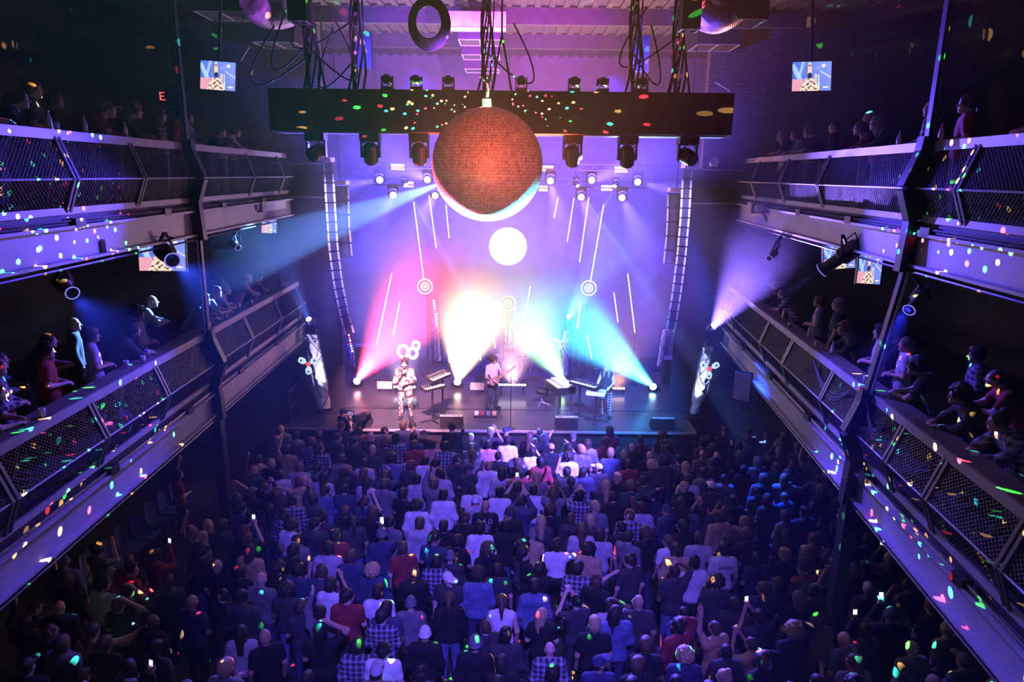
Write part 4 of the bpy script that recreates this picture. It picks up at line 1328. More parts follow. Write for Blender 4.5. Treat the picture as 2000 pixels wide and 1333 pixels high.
def phone(p, rz, tilt, label):
    t = thing('phone', label, 'phone', p, rz)
    t.rotation_euler = (tilt, 0, rz)
    MB().box((0, 0, 0), (.075, .009, .15)).build('case', BLACK, t)
    MB().box((0, -.006, 0), (.068, .003, .138)).build('screen', glow('phone_screen', (.75, .85, 1), 1.6), t)
    return t
# ------------------------------------------------------------------ the audience on the floor
rnd = random.Random(11)
WH, DK = 'white', 'dark'
# sight point of the head, pose, hair, hair colour, shirt, colour, turn
NOTED = [(666, 900, 'down', 'short', DK, 'hood', 'grey', 0), (584, 919, 'lookr', 'bald', DK, 'long', 'pale', 0), (711, 900, 'down', 'short', DK, 'tee', 'pale', 0), (815, 931, 'down', 'short', 'black', 'long', 'pale', 0),
         (831, 896, 'down', 'short', DK, 'long', WH, 0), (765, 903, 'down', 'bushy', DK, 'tee', 'denim', 0), (870, 880, 'down', 'short', DK, 'long', 'plaid', 0), (845, 868, 'down', 'short', DK, 'tee', 'pink', 0),
         (860, 932, 'lookl', 'short', DK, 'long', 'pale', 0), (866, 972, 'down', 'short', DK, 'long', WH, 0), (814, 990, 'down', 'bushy', DK, 'long', WH, 0), (820, 1030, 'down', 'short', 'brown', 'hood', 'pale', 0),
         (866, 1030, 'down', 'short', DK, 'tee', 'black', 0), (745, 1052, 'photor', 'beanie', 'grey', 'long', 'navy', 0.3), (655, 1054, 'down', 'short', DK, 'tee', 'red', 0), (640, 1082, 'lookl', 'short', DK, 'tee', 'pale', 0),
         (635, 958, 'lookr', 'short', DK, 'long', 'denim', 0), (580, 1050, 'down', 'short', DK, 'tee', 'grey', 2.9), (690, 867, 'lookr', 'short', DK, 'tee', 'black', -.4), (658, 855, 'lookr', 'short', 'brown', 'tee', 'charcoal', -.6),
         (976, 967, 'down', 'short', 'black', 'long', WH, 0), (938, 1038, 'down', 'short', DK, 'long', WH, 0), (929, 974, 'down', 'beanie', WH, 'hood', 'pale', 0), (1040, 1041, 'down', 'beanie', 'grey', 'vest', 'tan', 0),
         (1057, 1022, 'down', 'long', 'blond', 'tee', 'charcoal', 0), (1088, 1071, 'point', 'short', DK, 'tee', WH, 0), (1042, 958, 'down', 'short', DK, 'tee', WH, 0), (1010, 960, 'photo', 'short', DK, 'tee', 'black', 0),
         (1048, 938, 'down', 'long', 'blond', 'tee', 'grey', 0), (954, 866, 'down', 'short', DK, 'tee', 'pink', 0), (991, 864, 'down', 'short', DK, 'tee', WH, 0), (923, 887, 'down', 'long', 'brown', 'tee', 'grey', 0),
         (1040, 882, 'photor', 'short', DK, 'tee', WH, 0), (1110, 893, 'down', 'bushy', DK, 'hood', WH, 0), (1169, 912, 'lookl', 'cap', WH, 'tee', 'charcoal', 0), (1077, 871, 'down', 'cap', 'tan', 'tee', 'black', 0),
         (1184, 953, 'down', 'long', 'blond', 'tee', 'charcoal', 0), (1253, 995, 'lookl', 'short', DK, 'tee', 'pale', 0), (1021, 1075, 'down', 'bushy', 'black', 'long', 'charcoal', -1.9), (998, 1090, 'lookr', 'long', DK, 'tee', 'black', -.8),
         (1173, 1045, 'down', 'short', DK, 'tee', 'pale', 0), (1136, 1040, 'down', 'long', 'brown', 'tee', 'pale', 0), (852, 1100, 'down', 'short', DK, 'long', 'plaid', 0), (876, 1133, 'lookl', 'cap', WH, 'tee', 'charcoal', 3.0),
         (879, 1083, 'down', 'beanie', 'grey', 'long', 'charcoal', 0), (727, 1119, 'down', 'bushy', 'blond', 'long', 'navy', 0), (645, 1143, 'photor', 'short', DK, 'tee', WH, -.2), (739, 1161, 'down', 'short', DK, 'tee', WH, 0),
         (678, 1176, 'lookr', 'bun', DK, 'tee', 'red', 0), (754, 1195, 'down', 'short', 'black', 'tee', 'navy', 0), (717, 1209, 'lookr', 'short', DK, 'long', 'plaid', 0), (802, 1176, 'down', 'beanie', 'grey', 'tee', 'grey', 0),
         (877, 1170, 'down', 'ponytail', 'brown', 'long', 'black', 0), (933, 1131, 'down', 'bushy', DK, 'long', 'denim', 0), (972, 1110, 'down', 'short', DK, 'tee', 'charcoal', 0), (980, 1182, 'down', 'ponytail', 'brown', 'vest', WH, 0),
         (1044, 1152, 'down', 'short', DK, 'hood', 'denim', 0), (830, 1239, 'down', 'beanie', WH, 'hood', 'black', 0), (928, 1272, 'down', 'beanie', 'grey', 'hood', 'black', 0), (987, 1245, 'down', 'short', 'black', 'long', 'charcoal', 0),
         (1074, 1266, 'down', 'bald', DK, 'long', 'plaid', 0), (748, 1281, 'down', 'bun', DK, 'tee', WH, 0), (1170, 1299, 'lookr', 'cap', 'navy', 'tee', 'navy', 0), (1080, 1322, 'down', 'short', DK, 'tee', 'black', 0),
         (1414, 1080, 'down', 'short', DK, 'tee', WH, 0), (1322, 1082, 'down', 'short', DK, 'long', 'tan', 0), (1357, 1101, 'down', 'short', 'black', 'tee', WH, 0), (1365, 1058, 'down', 'short', DK, 'tee', 'pale', 0),
         (1231, 1098, 'lookl', 'bun', DK, 'tee', 'charcoal', .3), (1192, 1176, 'headhold', 'short', DK, 'tee', 'pale', 0), (1223, 1194, 'lookl', 'bald', DK, 'tee', 'charcoal', 0), (1336, 1194, 'down', 'crop', DK, 'tee', 'denim', 0),
         (1261, 1269, 'down', 'short', 'brown', 'tee', 'black', 0), (1338, 1281, 'down', 'bushy', 'blond', 'tee', 'navy', 0), (1399, 1143, 'down', 'bushy', DK, 'tee', 'charcoal', 0), (948, 998, 'down', 'bald', DK, 'tee', 'black', 0),
         (1390, 957, 'down', 'cap', WH, 'tee', 'charcoal', 0), (600, 1320, 'down', 'short', DK, 'tee', 'pale', .3), (735, 1320, 'down', 'cap', 'pale', 'tee', 'grey', 0), (560, 880, 'armup', 'short', DK, 'tee', 'tan', 0),
         (470, 1000, 'lookr', 'short', DK, 'tee', 'navy', 0), (395, 1085, 'lookr', 'bushy', DK, 'tee', 'charcoal', 0), (255, 1120, 'lookr', 'short', DK, 'long', 'red', -.6), (345, 925, 'armup', 'long', DK, 'tee', 'red', -.8)]
spots_xy = []
NEEDS = []
for x, y, po, ha, hc, sh, co, rz in NOTED:
    p = atz(x, y, 1.62)
    if any((p.x - a) ** 2 + (p.y - b) ** 2 < 0.13 for a, b in spots_xy):
        p = p + Vector((0.22, 0.1, 0))
    spots_xy.append((p.x, p.y))
    NEEDS.append((p.x, p.y, po, ha, hc, sh, co, rz))
PIT = 17.75
PRINTED = [tuple(atz(x, y, 1.62))[:2] for x, y in ((948, 998), (1414, 1080))]


def filler(n, inside, dmin, tries=30000):
    out = []
    for _ in range(tries):
        if len(out) >= n:
            break
        X, Y = rnd.uniform(-8.4, 8.6), rnd.uniform(7.2, PIT)
        if not inside(X, Y):
            continue
        # the two printed backs stay in sight of the balcony
        if any(abs(X - a - (b - Y) * -a / b) < .40 and 0 < b - Y < 1.25 for a, b in PRINTED):
            continue
        if any((X - a) ** 2 + (Y - b) ** 2 < dmin * dmin for a, b in spots_xy):
            continue
        spots_xy.append((X, Y))
        out.append((X, Y))
    return out


def on_floor(X, Y):
    lim_l = -6.3 if Y > 11.5 else -8.0
    lim_r = 5.6 + (Y - 7) * 0.10 + 1.2
    # room is left around the corner towers, the posts and the chairs
    return lim_l < X < lim_r and abs(X + 6.1) + abs(Y - 13.1) > .5 and abs(X - 5.4) + abs(Y - 9.7) > .5


def in_view(X, Y):
    return abs(X) < 0.80 * Y + 0.3


HAIRS = ['short'] * 8 + ['crop'] * 3 + ['bushy'] * 2 + ['long'] * 4 + ['bun', 'ponytail', 'beanie', 'cap', 'hoodup', 'bald']
COLS = ['black'] * 7 + ['charcoal'] * 6 + ['navy'] * 4 + ['grey'] * 3 + ['red', 'denim', 'plaid', 'tan', 'pale', 'white']
POS = ['down'] * 9 + ['fold'] * 4 + ['lookl'] * 3 + ['lookr'] * 3 + ['photo', 'photor', 'armup', 'headhold', 'point']
FAR = []
cand = filler(300, lambda X, Y: on_floor(X, Y) and in_view(X, Y), .43)
cand.sort(key=lambda q: q[0] ** 2 * .5 + q[1] ** 2)
for i, (X, Y) in enumerate(cand):
    ha = rnd.choice(HAIRS)
    hc = rnd.choice(['dark', 'black', 'dark', 'brown', 'brown', 'blond']) if ha not in ('beanie', 'cap', 'hoodup') else rnd.choice(['grey', 'black', 'navy', 'charcoal'])
    (NEEDS if i < 158 else FAR).append((X, Y, rnd.choice(POS), ha, hc, rnd.choice(['tee', 'tee', 'tee', 'long', 'hood']), rnd.choice(COLS), rnd.gauss(0, .25) + X * .02))


def far_crowd(rows):
    """The people beyond the nearest three hundred, as one mass."""
    V, F, M, mats, base = [], [], [], [], 0
    def put(me, mt, mtx):
        nonlocal base
        n = len(me.vertices)
        co = np.empty(n * 3, np.float32)
        me.vertices.foreach_get('co', co)
        co = co.reshape(-1, 3) @ np.array(mtx.to_3x3()).T + np.array(mtx.translation)
        lv = np.empty(len(me.loops), np.int32)
        me.loops.foreach_get('vertex_index', lv)
        if mt not in mats:
            mats.append(mt)
        V.append(co)
        F.append(lv.reshape(-1, 4) + base)
        M.append(np.full(len(lv) // 4, mats.index(mt), np.int32))
        base += n
    for X, Y, po, ha, hc, sh, co, rz in rows:
        pz = POSES[po]
        W = Matrix.Translation((X, Y, 0)) @ Matrix.Rotation(rz, 4, 'Z') @ Matrix.Scale(rnd.uniform(.94, 1.06), 4)
        put(cached(('fb', po), lambda: pz.body(.017)), SKIN[rnd.choice([0, 0, 1, 2])], W)
        put(cached(('fs', po, sh), lambda: pz.shirt(sh, .02)), CL[co], W)
        put(cached(('ft', po), lambda: pz.trousers(.026)), CL[rnd.choice(['charcoal', 'navy', 'black'])], W)
        if ha != 'bald':
            put(cached(('h', ha), lambda: hair_mesh(ha)), HAIRC.get(hc) or CL[hc], W @ Matrix.Translation(pz.head) @ Matrix.Rotation(pz.yaw, 4, 'Z'))
    V, F, M = np.concatenate(V), np.concatenate(F), np.concatenate(M)
    me = bpy.data.meshes.new('crowd')
    me.vertices.add(len(V))
    me.vertices.foreach_set('co', V.astype(np.float32).ravel())
    me.loops.add(F.size)
    me.loops.foreach_set('vertex_index', F.astype(np.int32).ravel())
    me.polygons.add(len(F))
    me.polygons.foreach_set('loop_start', np.arange(0, F.size, 4, dtype=np.int32))
    me.polygons.foreach_set('loop_total', np.full(len(F), 4, np.int32))
    me.polygons.foreach_set('use_smooth', np.ones(len(F), bool))
    for x in mats:
        me.materials.append(x)
    me.polygons.foreach_set('material_index', M)
    me.update(calc_edges=True)
    o = bpy.data.objects.new('crowd', me)
    COL.objects.link(o)
    tag(o, 'packed mass of standing people in the rows nearest the stage', 'crowd', None, 'stuff')


far_crowd(FAR)
ROWN = 'first second third fourth fifth sixth seventh eighth ninth tenth eleventh twelfth thirteenth'.split()
for X, Y, po, ha, hc, sh, co, rz in NEEDS:
    sc = rnd.uniform(.94, 1.06)
    row = min(12, int((PIT - Y) / .85))
    r = person((X, Y, 0), rz, po, ha, hc, sh, co, rnd.choice(['charcoal', 'navy', 'black', 'denim']), rnd.choice([0, 0, 0, 1, 1, 2]), sc, None, '%s row from stage' % ROWN[max(0, row)], 'audience on the floor')
    if po in ('photo', 'photor') and rnd.random() < .45:
        hx = 0.0 if po == 'photo' else .055
        q = Matrix.Rotation(rz, 3, 'Z') @ Vector((hx, .37, 1.73)) * sc
        r['phone'] = 1
        phone((X + q.x, Y + q.y, q.z), rz, -.15, '')
del_phone = [o for o in COL.objects if o.name.startswith('phone')]
for o in del_phone:
    o['group'] = 'phones held up in the crowd'


# ------------------------------------------------------------------ people on the balconies
def balcony_people(P, side, ztop, Ys, where, group, face, rows=((0.45, 0),)):
    for Y, off, po, ha, hc, sh, co in Ys:
        b = P(Y, -off, -1.06)
        person((b.x, b.y, b.z), face + rnd.gauss(0, .15), po, ha, hc, sh, co, rnd.choice(['charcoal', 'black', 'denim', 'navy']), rnd.choice([0, 0, 1]), rnd.uniform(.95, 1.05), None, where, group)


def row_of(ys_, off, bias=None):
    out = []
    for Y in ys_:
        out.append((Y + rnd.uniform(-.12, .12), off + rnd.uniform(-.05, .1), rnd.choice(['lean', 'lean', 'fold', 'down', 'fold']), rnd.choice(HAIRS), rnd.choice(['dark', 'brown', 'black']), rnd.choice(['tee', 'long', 'tee', 'hood']), rnd.choice(['black', 'charcoal', 'grey', 'navy', 'red', 'pale', 'plaid'])))
    return [(a, b, c, d, (e if d not in ('beanie', 'cap', 'hoodup') else 'grey'), f, g) for a, b, c, d, e, f, g in out]


balcony_people(P_UL, -1, 9, row_of([6.6, 7.6, 8.5, 9.1, 9.9, 10.5, 11.2, 12.0, 13.9, 14.7, 15.4, 16.1, 16.9, 17.7], .72), 'upper left balcony', 'people on the upper left balcony', -1.2)
balcony_people(P_UR, 1, 9, row_of([7.2, 8.0, 10.5, 11.3, 12.4, 13.0, 13.7, 15.2, 16.0, 16.8, 17.6, 18.4], .72), 'upper right balcony', 'people on the upper right balcony', 1.2)
balcony_people(P_LL, -1, 5.4, row_of([7.0, 7.8, 8.6, 9.6, 10.5, 11.2, 12.1, 14.0, 14.8, 15.5, 16.2, 17.0, 17.8], .78) + row_of([9.0, 10.2, 11.6, 13.4], 1.6), 'lower left balcony', 'people on the lower left balcony', -1.1)
balcony_people(P_LR, 1, 5.4, row_of([6.6, 7.4, 8.3, 9.1, 10.5, 11.3, 12.2, 13.4, 14.6, 16.0, 17.0], .78) + row_of([8.6, 10.0, 11.8, 13.0], 1.6), 'lower right balcony', 'people on the lower right balcony', 1.1)

# labels: look first, then row, then count from the left where nothing else tells two apart
keys = {}
for e in PEOPLE:
    keys.setdefault((e[2], e[3], e[4], e[5]), []).append(e)
for (h, s, a, w), es in keys.items():
    es.sort(key=lambda e: e[0].location.x if 'row' in w else -e[0].location.y)
    for i, e in enumerate(es):
        L = 'person, %s, %s%s, %s' % (h, s, a, w)
        if len(es) > 1:
            L += (', %s from left' if 'row' in w else ', %s from stage') % ordn[i]
        e[0]['label'] = L
for i, o in enumerate(sorted((o for o in COL.objects if o.name.startswith('phone')), key=lambda o: o.location.y)):
    o['label'] = 'lit phone held up over the crowd, %s counting from the back' % ordn[i]

# words on two shirts
def lettering(text, size, owner, loc, mt, name='shirt_print'):
    c = bpy.data.curves.new(name, 'FONT')
    c.body = text
    c.size = size
    c.align_x = 'CENTER'
    c.extrude = 0.002
    c.space_line = 0.85
    o = bpy.data.objects.new(name, c)
    COL.objects.link(o)
    dg = bpy.context.evaluated_depsgraph_get()
    me = bpy.data.meshes.new_from_object(o.evaluated_get(dg))
    bpy.data.objects.remove(o)
    me.materials.clear()
    me.materials.append(mt)
    q = bpy.data.objects.new(name, me)
    COL.objects.link(q)
    q.parent = owner
    q.location = loc
    return q


def nearest(x, y):
    p = atz(x, y, 1.62)
    return min(PEOPLE, key=lambda e: (e[0].location.x - p.x) ** 2 + (e[0].location.y - p.y) ** 2)[0]


for x, y, txt, mt in ((948, 998, (('S A D', .125, 1.335), ('MUSIC', .07, 1.265), ('SORRY', .07, 1.20), ('ANY', .07, 1.135)), CL['white']), (1414, 1080, (('CHICO', .075, 1.32),), CL['black'])):
    who = nearest(x, y)
    sh = [c for c in who.children if c.name.startswith(('shirt', 'sweater', 'hoodie'))][0]
    for w, s, z in txt:
        l = lettering(w, s, sh, (0, -.148, z), mt)
        l.rotation_euler = (math.pi / 2 - .05, 0, 0)
    who['label'] = 'bald person in black T-shirt printed with pale capital letters on its back' if x < 1000 else 'person in white T-shirt with dark lettering across the shoulders'
# ------------------------------------------------------------------ performers and crew
PERF = dict(vox=.008)
SHOE = mat('boot_black', (0.012, 0.012, 0.012), .5)


def shoes(t, pz, key):
    for g in (-1, 1):
        a = pz.legs[1 if g < 0 else 4]
        an = a[2]
        child('shoe', cached(('shoe', key, g), lambda: sdf_mesh('shoe', [('c', (an[0], an[1] - .02, .05), (an[0] + .02 * g, an[1] + .16, .04), .056, .044), ('c', (an[0], an[1] - .01, .07), (an[0], an[1] - .01, .17), .05, .052)], .011, .03, .004, cuts=[((0, 0, .003), (0, 0, -1))])), t, SHOE)


def face(t, pz, beard=None):
    h = Vector(pz.head)
    R = Matrix.Rotation(pz.yaw, 3, 'Z') @ Matrix.Rotation(pz.pitch, 3, 'X')
    for sx in (-1, 1):
        MB().ball(h + R @ Vector((.033 * sx, .086, .008)), (.012, .008, .008), 10, 8).build('eye', mat('eye', (.05, .04, .04), .2, 0, 0), t)
        MB().bar(h + R @ Vector((.018 * sx, .100, .030)), h + R @ Vector((.050 * sx, .090, .030)), .007).build('eyebrow', HAIRC['dark'], t)
    MB().bar(h + R @ Vector((-.024, .104, -.058)), h + R @ Vector((.024, .104, -.058)), .010).build('mouth', mat('lips', (.35, .10, .10), .5, 0, 0), t)
    if beard:
        me = sdf_mesh('beard', [('c', (-.06, .035, -.05), (-.03, .075, -.09), .022, .026), ('c', (.06, .035, -.05), (.03, .075, -.09), .022, .026), ('c', (-.03, .075, -.09), (.03, .075, -.09), .028, .028), ('c', (-.03, .10, -.043), (.03, .10, -.043), .009, .009)], .007, .02)
        child('beard', me, t, beard, pz.head, (pz.pitch, 0, pz.yaw))


pp = Pose('mic', 'fold', feet=.13)
a = person(atz(793, 818, SZ), math.pi, 'perf', 'bun', 'dark', 'long', 'camo', 'camo', 0, 1.07, 'bearded person in pale blotched shirt and trousers and black boots singing at stage front', P=pp, key='perf', **PERF)
shoes(a, pp, 'perf'); face(a, pp, HAIRC['dark'])
hw = Vector(pp.wrist[1])
mic = thing('microphone', 'black microphone in the hand of the bearded singer', 'microphone', Vector(a.location) + Matrix.Rotation(math.pi, 3, 'Z') @ (hw * 1.07), math.pi)
MB().tube([(.0, .05, -.02), (-.02, .05, .16)], .017, 10).build('handle', BLACK, mic)
MB().ball((-.022, .05, .185), .03, 12, 8).build('grille', ALU, mic, smooth=True)

pg = Pose('neck', 'fret', yaw=.2, pitch=-.25, feet=.15)
gp = atz(962, 800, SZ)
a = person(gp, math.pi + .75, 'gtr', 'bushy', 'brown', 'tee', 'white', 'charcoal', 0, 1.0, 'person in white top and dark trousers bent over a guitar at centre stage', P=pg, key='gtr', **PERF)
shoes(a, pg, 'gtr'); face(a, pg)
g = thing('electric_guitar', 'electric guitar held by the person in white top at centre stage', 'guitar', gp + Matrix.Rotation(math.pi + .75, 3, 'Z') @ Vector((.10, .21, 1.02)), math.pi + .75)
body = sdf_mesh('guitar_body', [('e', (.06, 0, -.02), (.15, .024, .14)), ('e', (-.10, 0, .0), (.12, .024, .11)), ('c', (-.17, 0, .08), (-.21, 0, .11), .025, .018)], .010, .03)
child('body', body, g, mat('guitar_finish', (.35, .2, .12), .3))
MB().bar((-.1, .02, .02), (-.72, .03, .26), .05, .025).build('neck', mat('maple', (.4, .25, .13), .5), g)
MB().bar((-.72, .03, .26), (-.88, .03, .32), .08, .02).build('headstock', mat('maple', (.4, .25, .13), .5), g)
st2 = MB()
st2.bar((.12, -.05, .05), (.16, -.28, .35), .05, .008).bar((-.2, -.02, .1), (-.3, -.2, .4), .05, .008).bar((.16, -.28, .35), (-.3, -.2, .4), .05, .008)
st2.build('strap', BLACK, g)

pw = Pose('keys', 'keys', pitch=-.3, feet=.12, slim=.9)
wp = atz(1182, 815, SZ)
a = person(wp, math.pi * .86, 'woman', 'long', 'blond', 'vest', 'charcoal', 'plaid', 0, .99, 'person with long pale hair and patterned trousers playing the keyboards on the right', P=pw, key='woman', **PERF)
shoes(a, pw, 'woman'); face(a, pw)
# the hair falls forward over the shoulders
child('hair_lock', cached(('lock',), lambda: sdf_mesh('hair_lock', [('c', (-.06, .05, 1.62), (-.08, .09, 1.30), .035, .02), ('c', (.06, .05, 1.62), (.08, .09, 1.30), .035, .02), ('c', (-.06, .0, 1.68), (.06, .0, 1.68), .03, .03)], .01)), a, HAIRC['blond'])

ps = Pose('face', 'fold', yaw=.5, pitch=-.2)
sx = at(806, 845, 18.0)
a = person((sx.x, 18.0, 0), math.pi + .2, 'sec', 'bun', 'black', 'tee', 'navy', 'black', 1, 1.0, 'crew person with hair bun in dark T-shirt below the stage facing the crowd', P=ps, key='sec', **PERF)
face(a, ps)
po = Pose('mic', 'hold', yaw=-.4)
rb = thing('riser', 'low black platform under the camera operator', 'riser', (-4.74, 18.18, 0))
MB().box((0, 0, .17), (.6, .5, .34)).build('deck', MATT, rb)
for sx in (-.25, .25):
    MB().box((sx, -.2, .02), (.05, .05, .04)).build('foot', DARKSTEEL, rb)
a = person((-4.74, 18.2, .34), -.9, 'op', 'cap', 'black', 'tee', 'black', 'black', 0, .98, 'camera operator in black with a cap at the left stage edge', P=po, key='op', **PERF)
vc = thing('video_camera', 'large black video camera on a stand at the left stage edge', 'camera', (-4.30, 18.25, 0), -.5)
MB().box((0, 0, 1.78), (.16, .42, .2)).build('body', BLACK, vc)
MB().lathe([(.055, 0), (.07, .12), (.075, .24), (.06, .26)], (0, .2, 1.78), 14, (-math.pi / 2, 0, 0)).build('lens', DARKSTEEL, vc)
MB().box((-.1, -.22, 1.95), (.2, .03, .13)).build('viewfinder', BLACK, vc)
MB().box((-.1, -.236, 1.95), (.18, .004, .11)).build('screen', glow('finder', (.5, .35, .8), .6), vc)
MB().bar((0, -.1, 1.9), (0, .12, 1.9), .03).build('carry_handle', ALU, vc)
MB().tube([(0, 0, 1.68), (0, 0, .5)], .04, 8).build('column', BLACK, vc)
for k in range(3):
    an = math.tau * k / 3
    MB().tube([(0, 0, .6), (.25 * math.cos(an), .2 * math.sin(an), 0.02)], .02, 6).build('leg', BLACK, vc)

# ------------------------------------------------------------------ instruments and stage gear
IVORY = mat('ivory', (.7, .68, .62), .4)
WHITEP = mat('white_panel', (.72, .72, .74), .5)


def keyboard(label, loc, rz, tilt, w, colr=BLACK, stand=None, col_x=0.0):
    t = thing('keyboard', label, 'keyboard', loc, rz)
    R = Euler((tilt, 0, 0)).to_matrix()
    f = lambda x, y, z: R @ Vector((x, y, z))
    MB().box(f(0, .03, 0), (w, .32, .08), R).build('case', colr, t)
    k = MB()
    n = int(w * .9 / .024)
    for i in range(n):
        k.box(f(-w * .45 + (i + .5) * w * .9 / n, -.05, .045), (w * .9 / n * .9, .14, .015), R)
    k.build('white_keys', IVORY, t)
    b = MB()
    for i in range(n - 1):
        if i % 7 not in (2, 6):
            b.box(f(-w * .45 + (i + 1) * w * .9 / n, -.02, .058), (.012, .085, .014), R)
    b.build('black_keys', MATT, t)
    kn = MB()
    for i in range(9):
        kn.lathe([(.014, 0), (.014, .02), (.008, .024)], f(-w * .4 + i * w * .1, .13, .04), 8, R)
    kn.build('knobs', ALU, t)
    if stand:
        s = MB()
        s.tube([(col_x, .05, -.04), (col_x, .05, SZ + .03 - loc[2])], .03, 8)
        s.build('column', BLACK, t)
        for an in (.5, 2.6, 4.7):
            MB().bar((col_x, .05, SZ + .08 - loc[2]), (col_x + .4 * math.cos(an), .05 + .3 * math.sin(an), SZ + .02 - loc[2]), .03).build('foot', BLACK, t)
        for dx in (-.3, .3):
            MB().bar((col_x, .05, -.12), (dx * w, .05, -.045), .03).build('arm', BLACK, t)
    return t


kl = at(857, 736, 19.5)
keyboard('upper tilted keyboard on the left stand beside the bearded singer', (kl.x, kl.y, kl.z), 1.05, .35, .95, stand=True, col_x=.25)
kl = at(846, 757, 19.2)
keyboard('lower keyboard on a single column stand beside the bearded singer', (kl.x, kl.y, kl.z), .75, .15, .75, stand=True)
ms = thing('microphone_stand', 'straight microphone stand at the front of centre stage', 'microphone stand', atz(997, 838, SZ))
MB().lathe([(.14, 0), (.14, .02), (.03, .04)], n=16).build('base', BLACK, ms)
MB().tube([(0, 0, .03), (0, 0, 1.45)], .012, 8).build('pole', BLACK, ms)
MB().tube([(0, 0, 1.45), (0, .12, 1.55)], .018, 8).build('microphone', BLACK, ms)
w2 = at(1142, 752, 19.6)
keyboard('long black keyboard on the right stand played by the long haired person', (w2.x, w2.y, w2.z), -.75, .1, 1.0, stand=True, col_x=-.2)
w3 = at(1164, 768, 19.3)
keyboard('small pale keyboard nearest the long haired person', (w3.x, w3.y, w3.z), -.3, .15, .55, WHITEP, stand=True)
bs = atz(1130, 790, SZ)
bm = thing('microphone_stand', 'boom microphone stand in front of the long haired person', 'microphone stand', bs)
tip = at(1168, 722, 19.5) - bs
MB().lathe([(.16, 0), (.16, .02), (.03, .04)], n=16).build('base', BLACK, bm)
MB().tube([(0, 0, .03), (0, 0, 1.2)], .013, 8).build('pole', BLACK, bm)
MB().tube([(-.12, 0, 1.12), tip], .010, 8).build('boom', BLACK, bm)
MB().tube([tip - Vector((.08, 0, .01)), tip + Vector((.08, 0, .02))], .022, 10).build('microphone', BLACK, bm)

# electric piano
pa_ = atz(1092, 798, SZ)
ep = thing('electric_piano', 'electric piano with pale lid in the green beam', 'piano', pa_, -1.2)
MB().box((0, 0, .72), (1.0, .62, .22)).build('case', BLACK, ep)
MB().box((0, .10, .86), (.98, .40, .06)).build('lid', WHITEP, ep)
kk = MB()
for i in range(36):
    kk.box((-.45 + i * .0257, -.21, .84), (.022, .15, .02))
kk.build('white_keys', IVORY, ep)
for x in (-.44, .44):
    for y in (-.24, .24):
        MB().bar((x, y, 0), (x * .96, y * .9, .61), .05).build('leg', DARKSTEEL, ep)
bp_ = atz(1058, 792, SZ)
bn = thing('stool', 'round padded stool left of the electric piano', 'stool', bp_)
MB().lathe([(.20, .42), (.22, .45), (.22, .50), (.19, .53)], n=20).build('seat', BLACK, bn, smooth=True)
MB().tube([(0, 0, .06), (0, 0, .43)], .03, 8).build('column', ALU, bn)
for k in range(3):
    MB().tube([(0, 0, .12), (.24 * math.cos(k * 2.09), .24 * math.sin(k * 2.09), .015)], .014, 6).build('leg', ALU, bn)

# drums
DRUMS = mat('drum_shell', (.12, .08, .16), .25, .1)
SKINM = mat('drum_head', (.65, .63, .66), .5)
CYM = mat('cymbal_bronze', (.55, .42, .2), .25, .9)
dz = thing('drum_riser', 'low black riser under the drum kit', 'riser', (-.1, 24.1, SZ))
MB().box((0, 0, .10), (2.3, 1.2, .16)).build('deck', DECK, dz)
for x in (-1.0, 1.0):
    for y in (-.5, .5):
        MB().box((x, y, .01), (.1, .1, .02)).build('foot', DARKSTEEL, dz)
DZ = SZ + .18


def drum(name, label, c, r, h, rot, legs=True, cat='drum'):
    t = thing(name, label, cat, (c[0], c[1], DZ))
    R = Euler(rot).to_matrix()
    o = Vector((0, 0, c[2]))
    MB().lathe([(r, -h / 2), (r, h / 2)], o, 28, R).build('shell', DRUMS, t)
    for sg in (-1, 1):
        MB().lathe([(r * .97, sg * h / 2), (r * .97, sg * (h / 2 + .008))], o, 28, R).build('head', SKINM, t)
        MB().lathe([(r * 1.03, sg * (h / 2 - .012)), (r * 1.03, sg * (h / 2 + .012))], o, 28, R).build('hoop', ALU, t)
    for k in range(3 if legs else 2):
        an = math.tau * k / 3 + .5 if legs else math.pi * k
        MB().tube([o + Vector((r * .9 * math.cos(an), r * .6 * math.sin(an), 0)), (r * 1.05 * math.cos(an), r * 1.0 * math.sin(an), .012)], .012, 6).build('leg', ALU, t)


drum('bass_drum', 'large bass drum facing forward in the centre drum kit', (-.1, 23.9, .30), .28, .4, (math.pi / 2, 0, 0), False)
drum('floor_tom', 'floor tom at the left of the centre drum kit', (-.62, 24.1, .42), .2, .36, (0, 0, 0))
drum('snare_drum', 'snare drum at the right of the centre drum kit', (.38, 24.25, .55), .18, .14, (0, 0, 0))
drum('tom_drum', 'raised tom on a stand behind the bass drum', (-.1, 24.35, .78), .15, .2, (.3, 0, 0))
for i, (x, y, z, lab) in enumerate(((-.85, 24.0, 1.05, 'bronze cymbal at the left of the centre drum kit'), (.75, 24.0, 1.0, 'bronze cymbal at the right of the centre drum kit'), (.45, 24.5, 1.25, 'highest bronze cymbal at the back of the drum kit'))):
    t = thing('cymbal', lab, 'cymbal', (x, y, DZ))
    MB().lathe([(.24, 0), (.12, .018), (.04, .03), (.03, .05), (.006, .055)], (0, 0, z), 28, (.2, .1, 0)).build('plate', CYM, t, smooth=True)
    MB().tube([(0, 0, .25), (0, 0, z + .06)], .012, 6).build('pole', ALU, t)
    for k in range(3):
        MB().tube([(0, 0, .3), (.22 * math.cos(k * 2.09), .22 * math.sin(k * 2.09), .012)], .012, 6).build('leg', ALU, t)

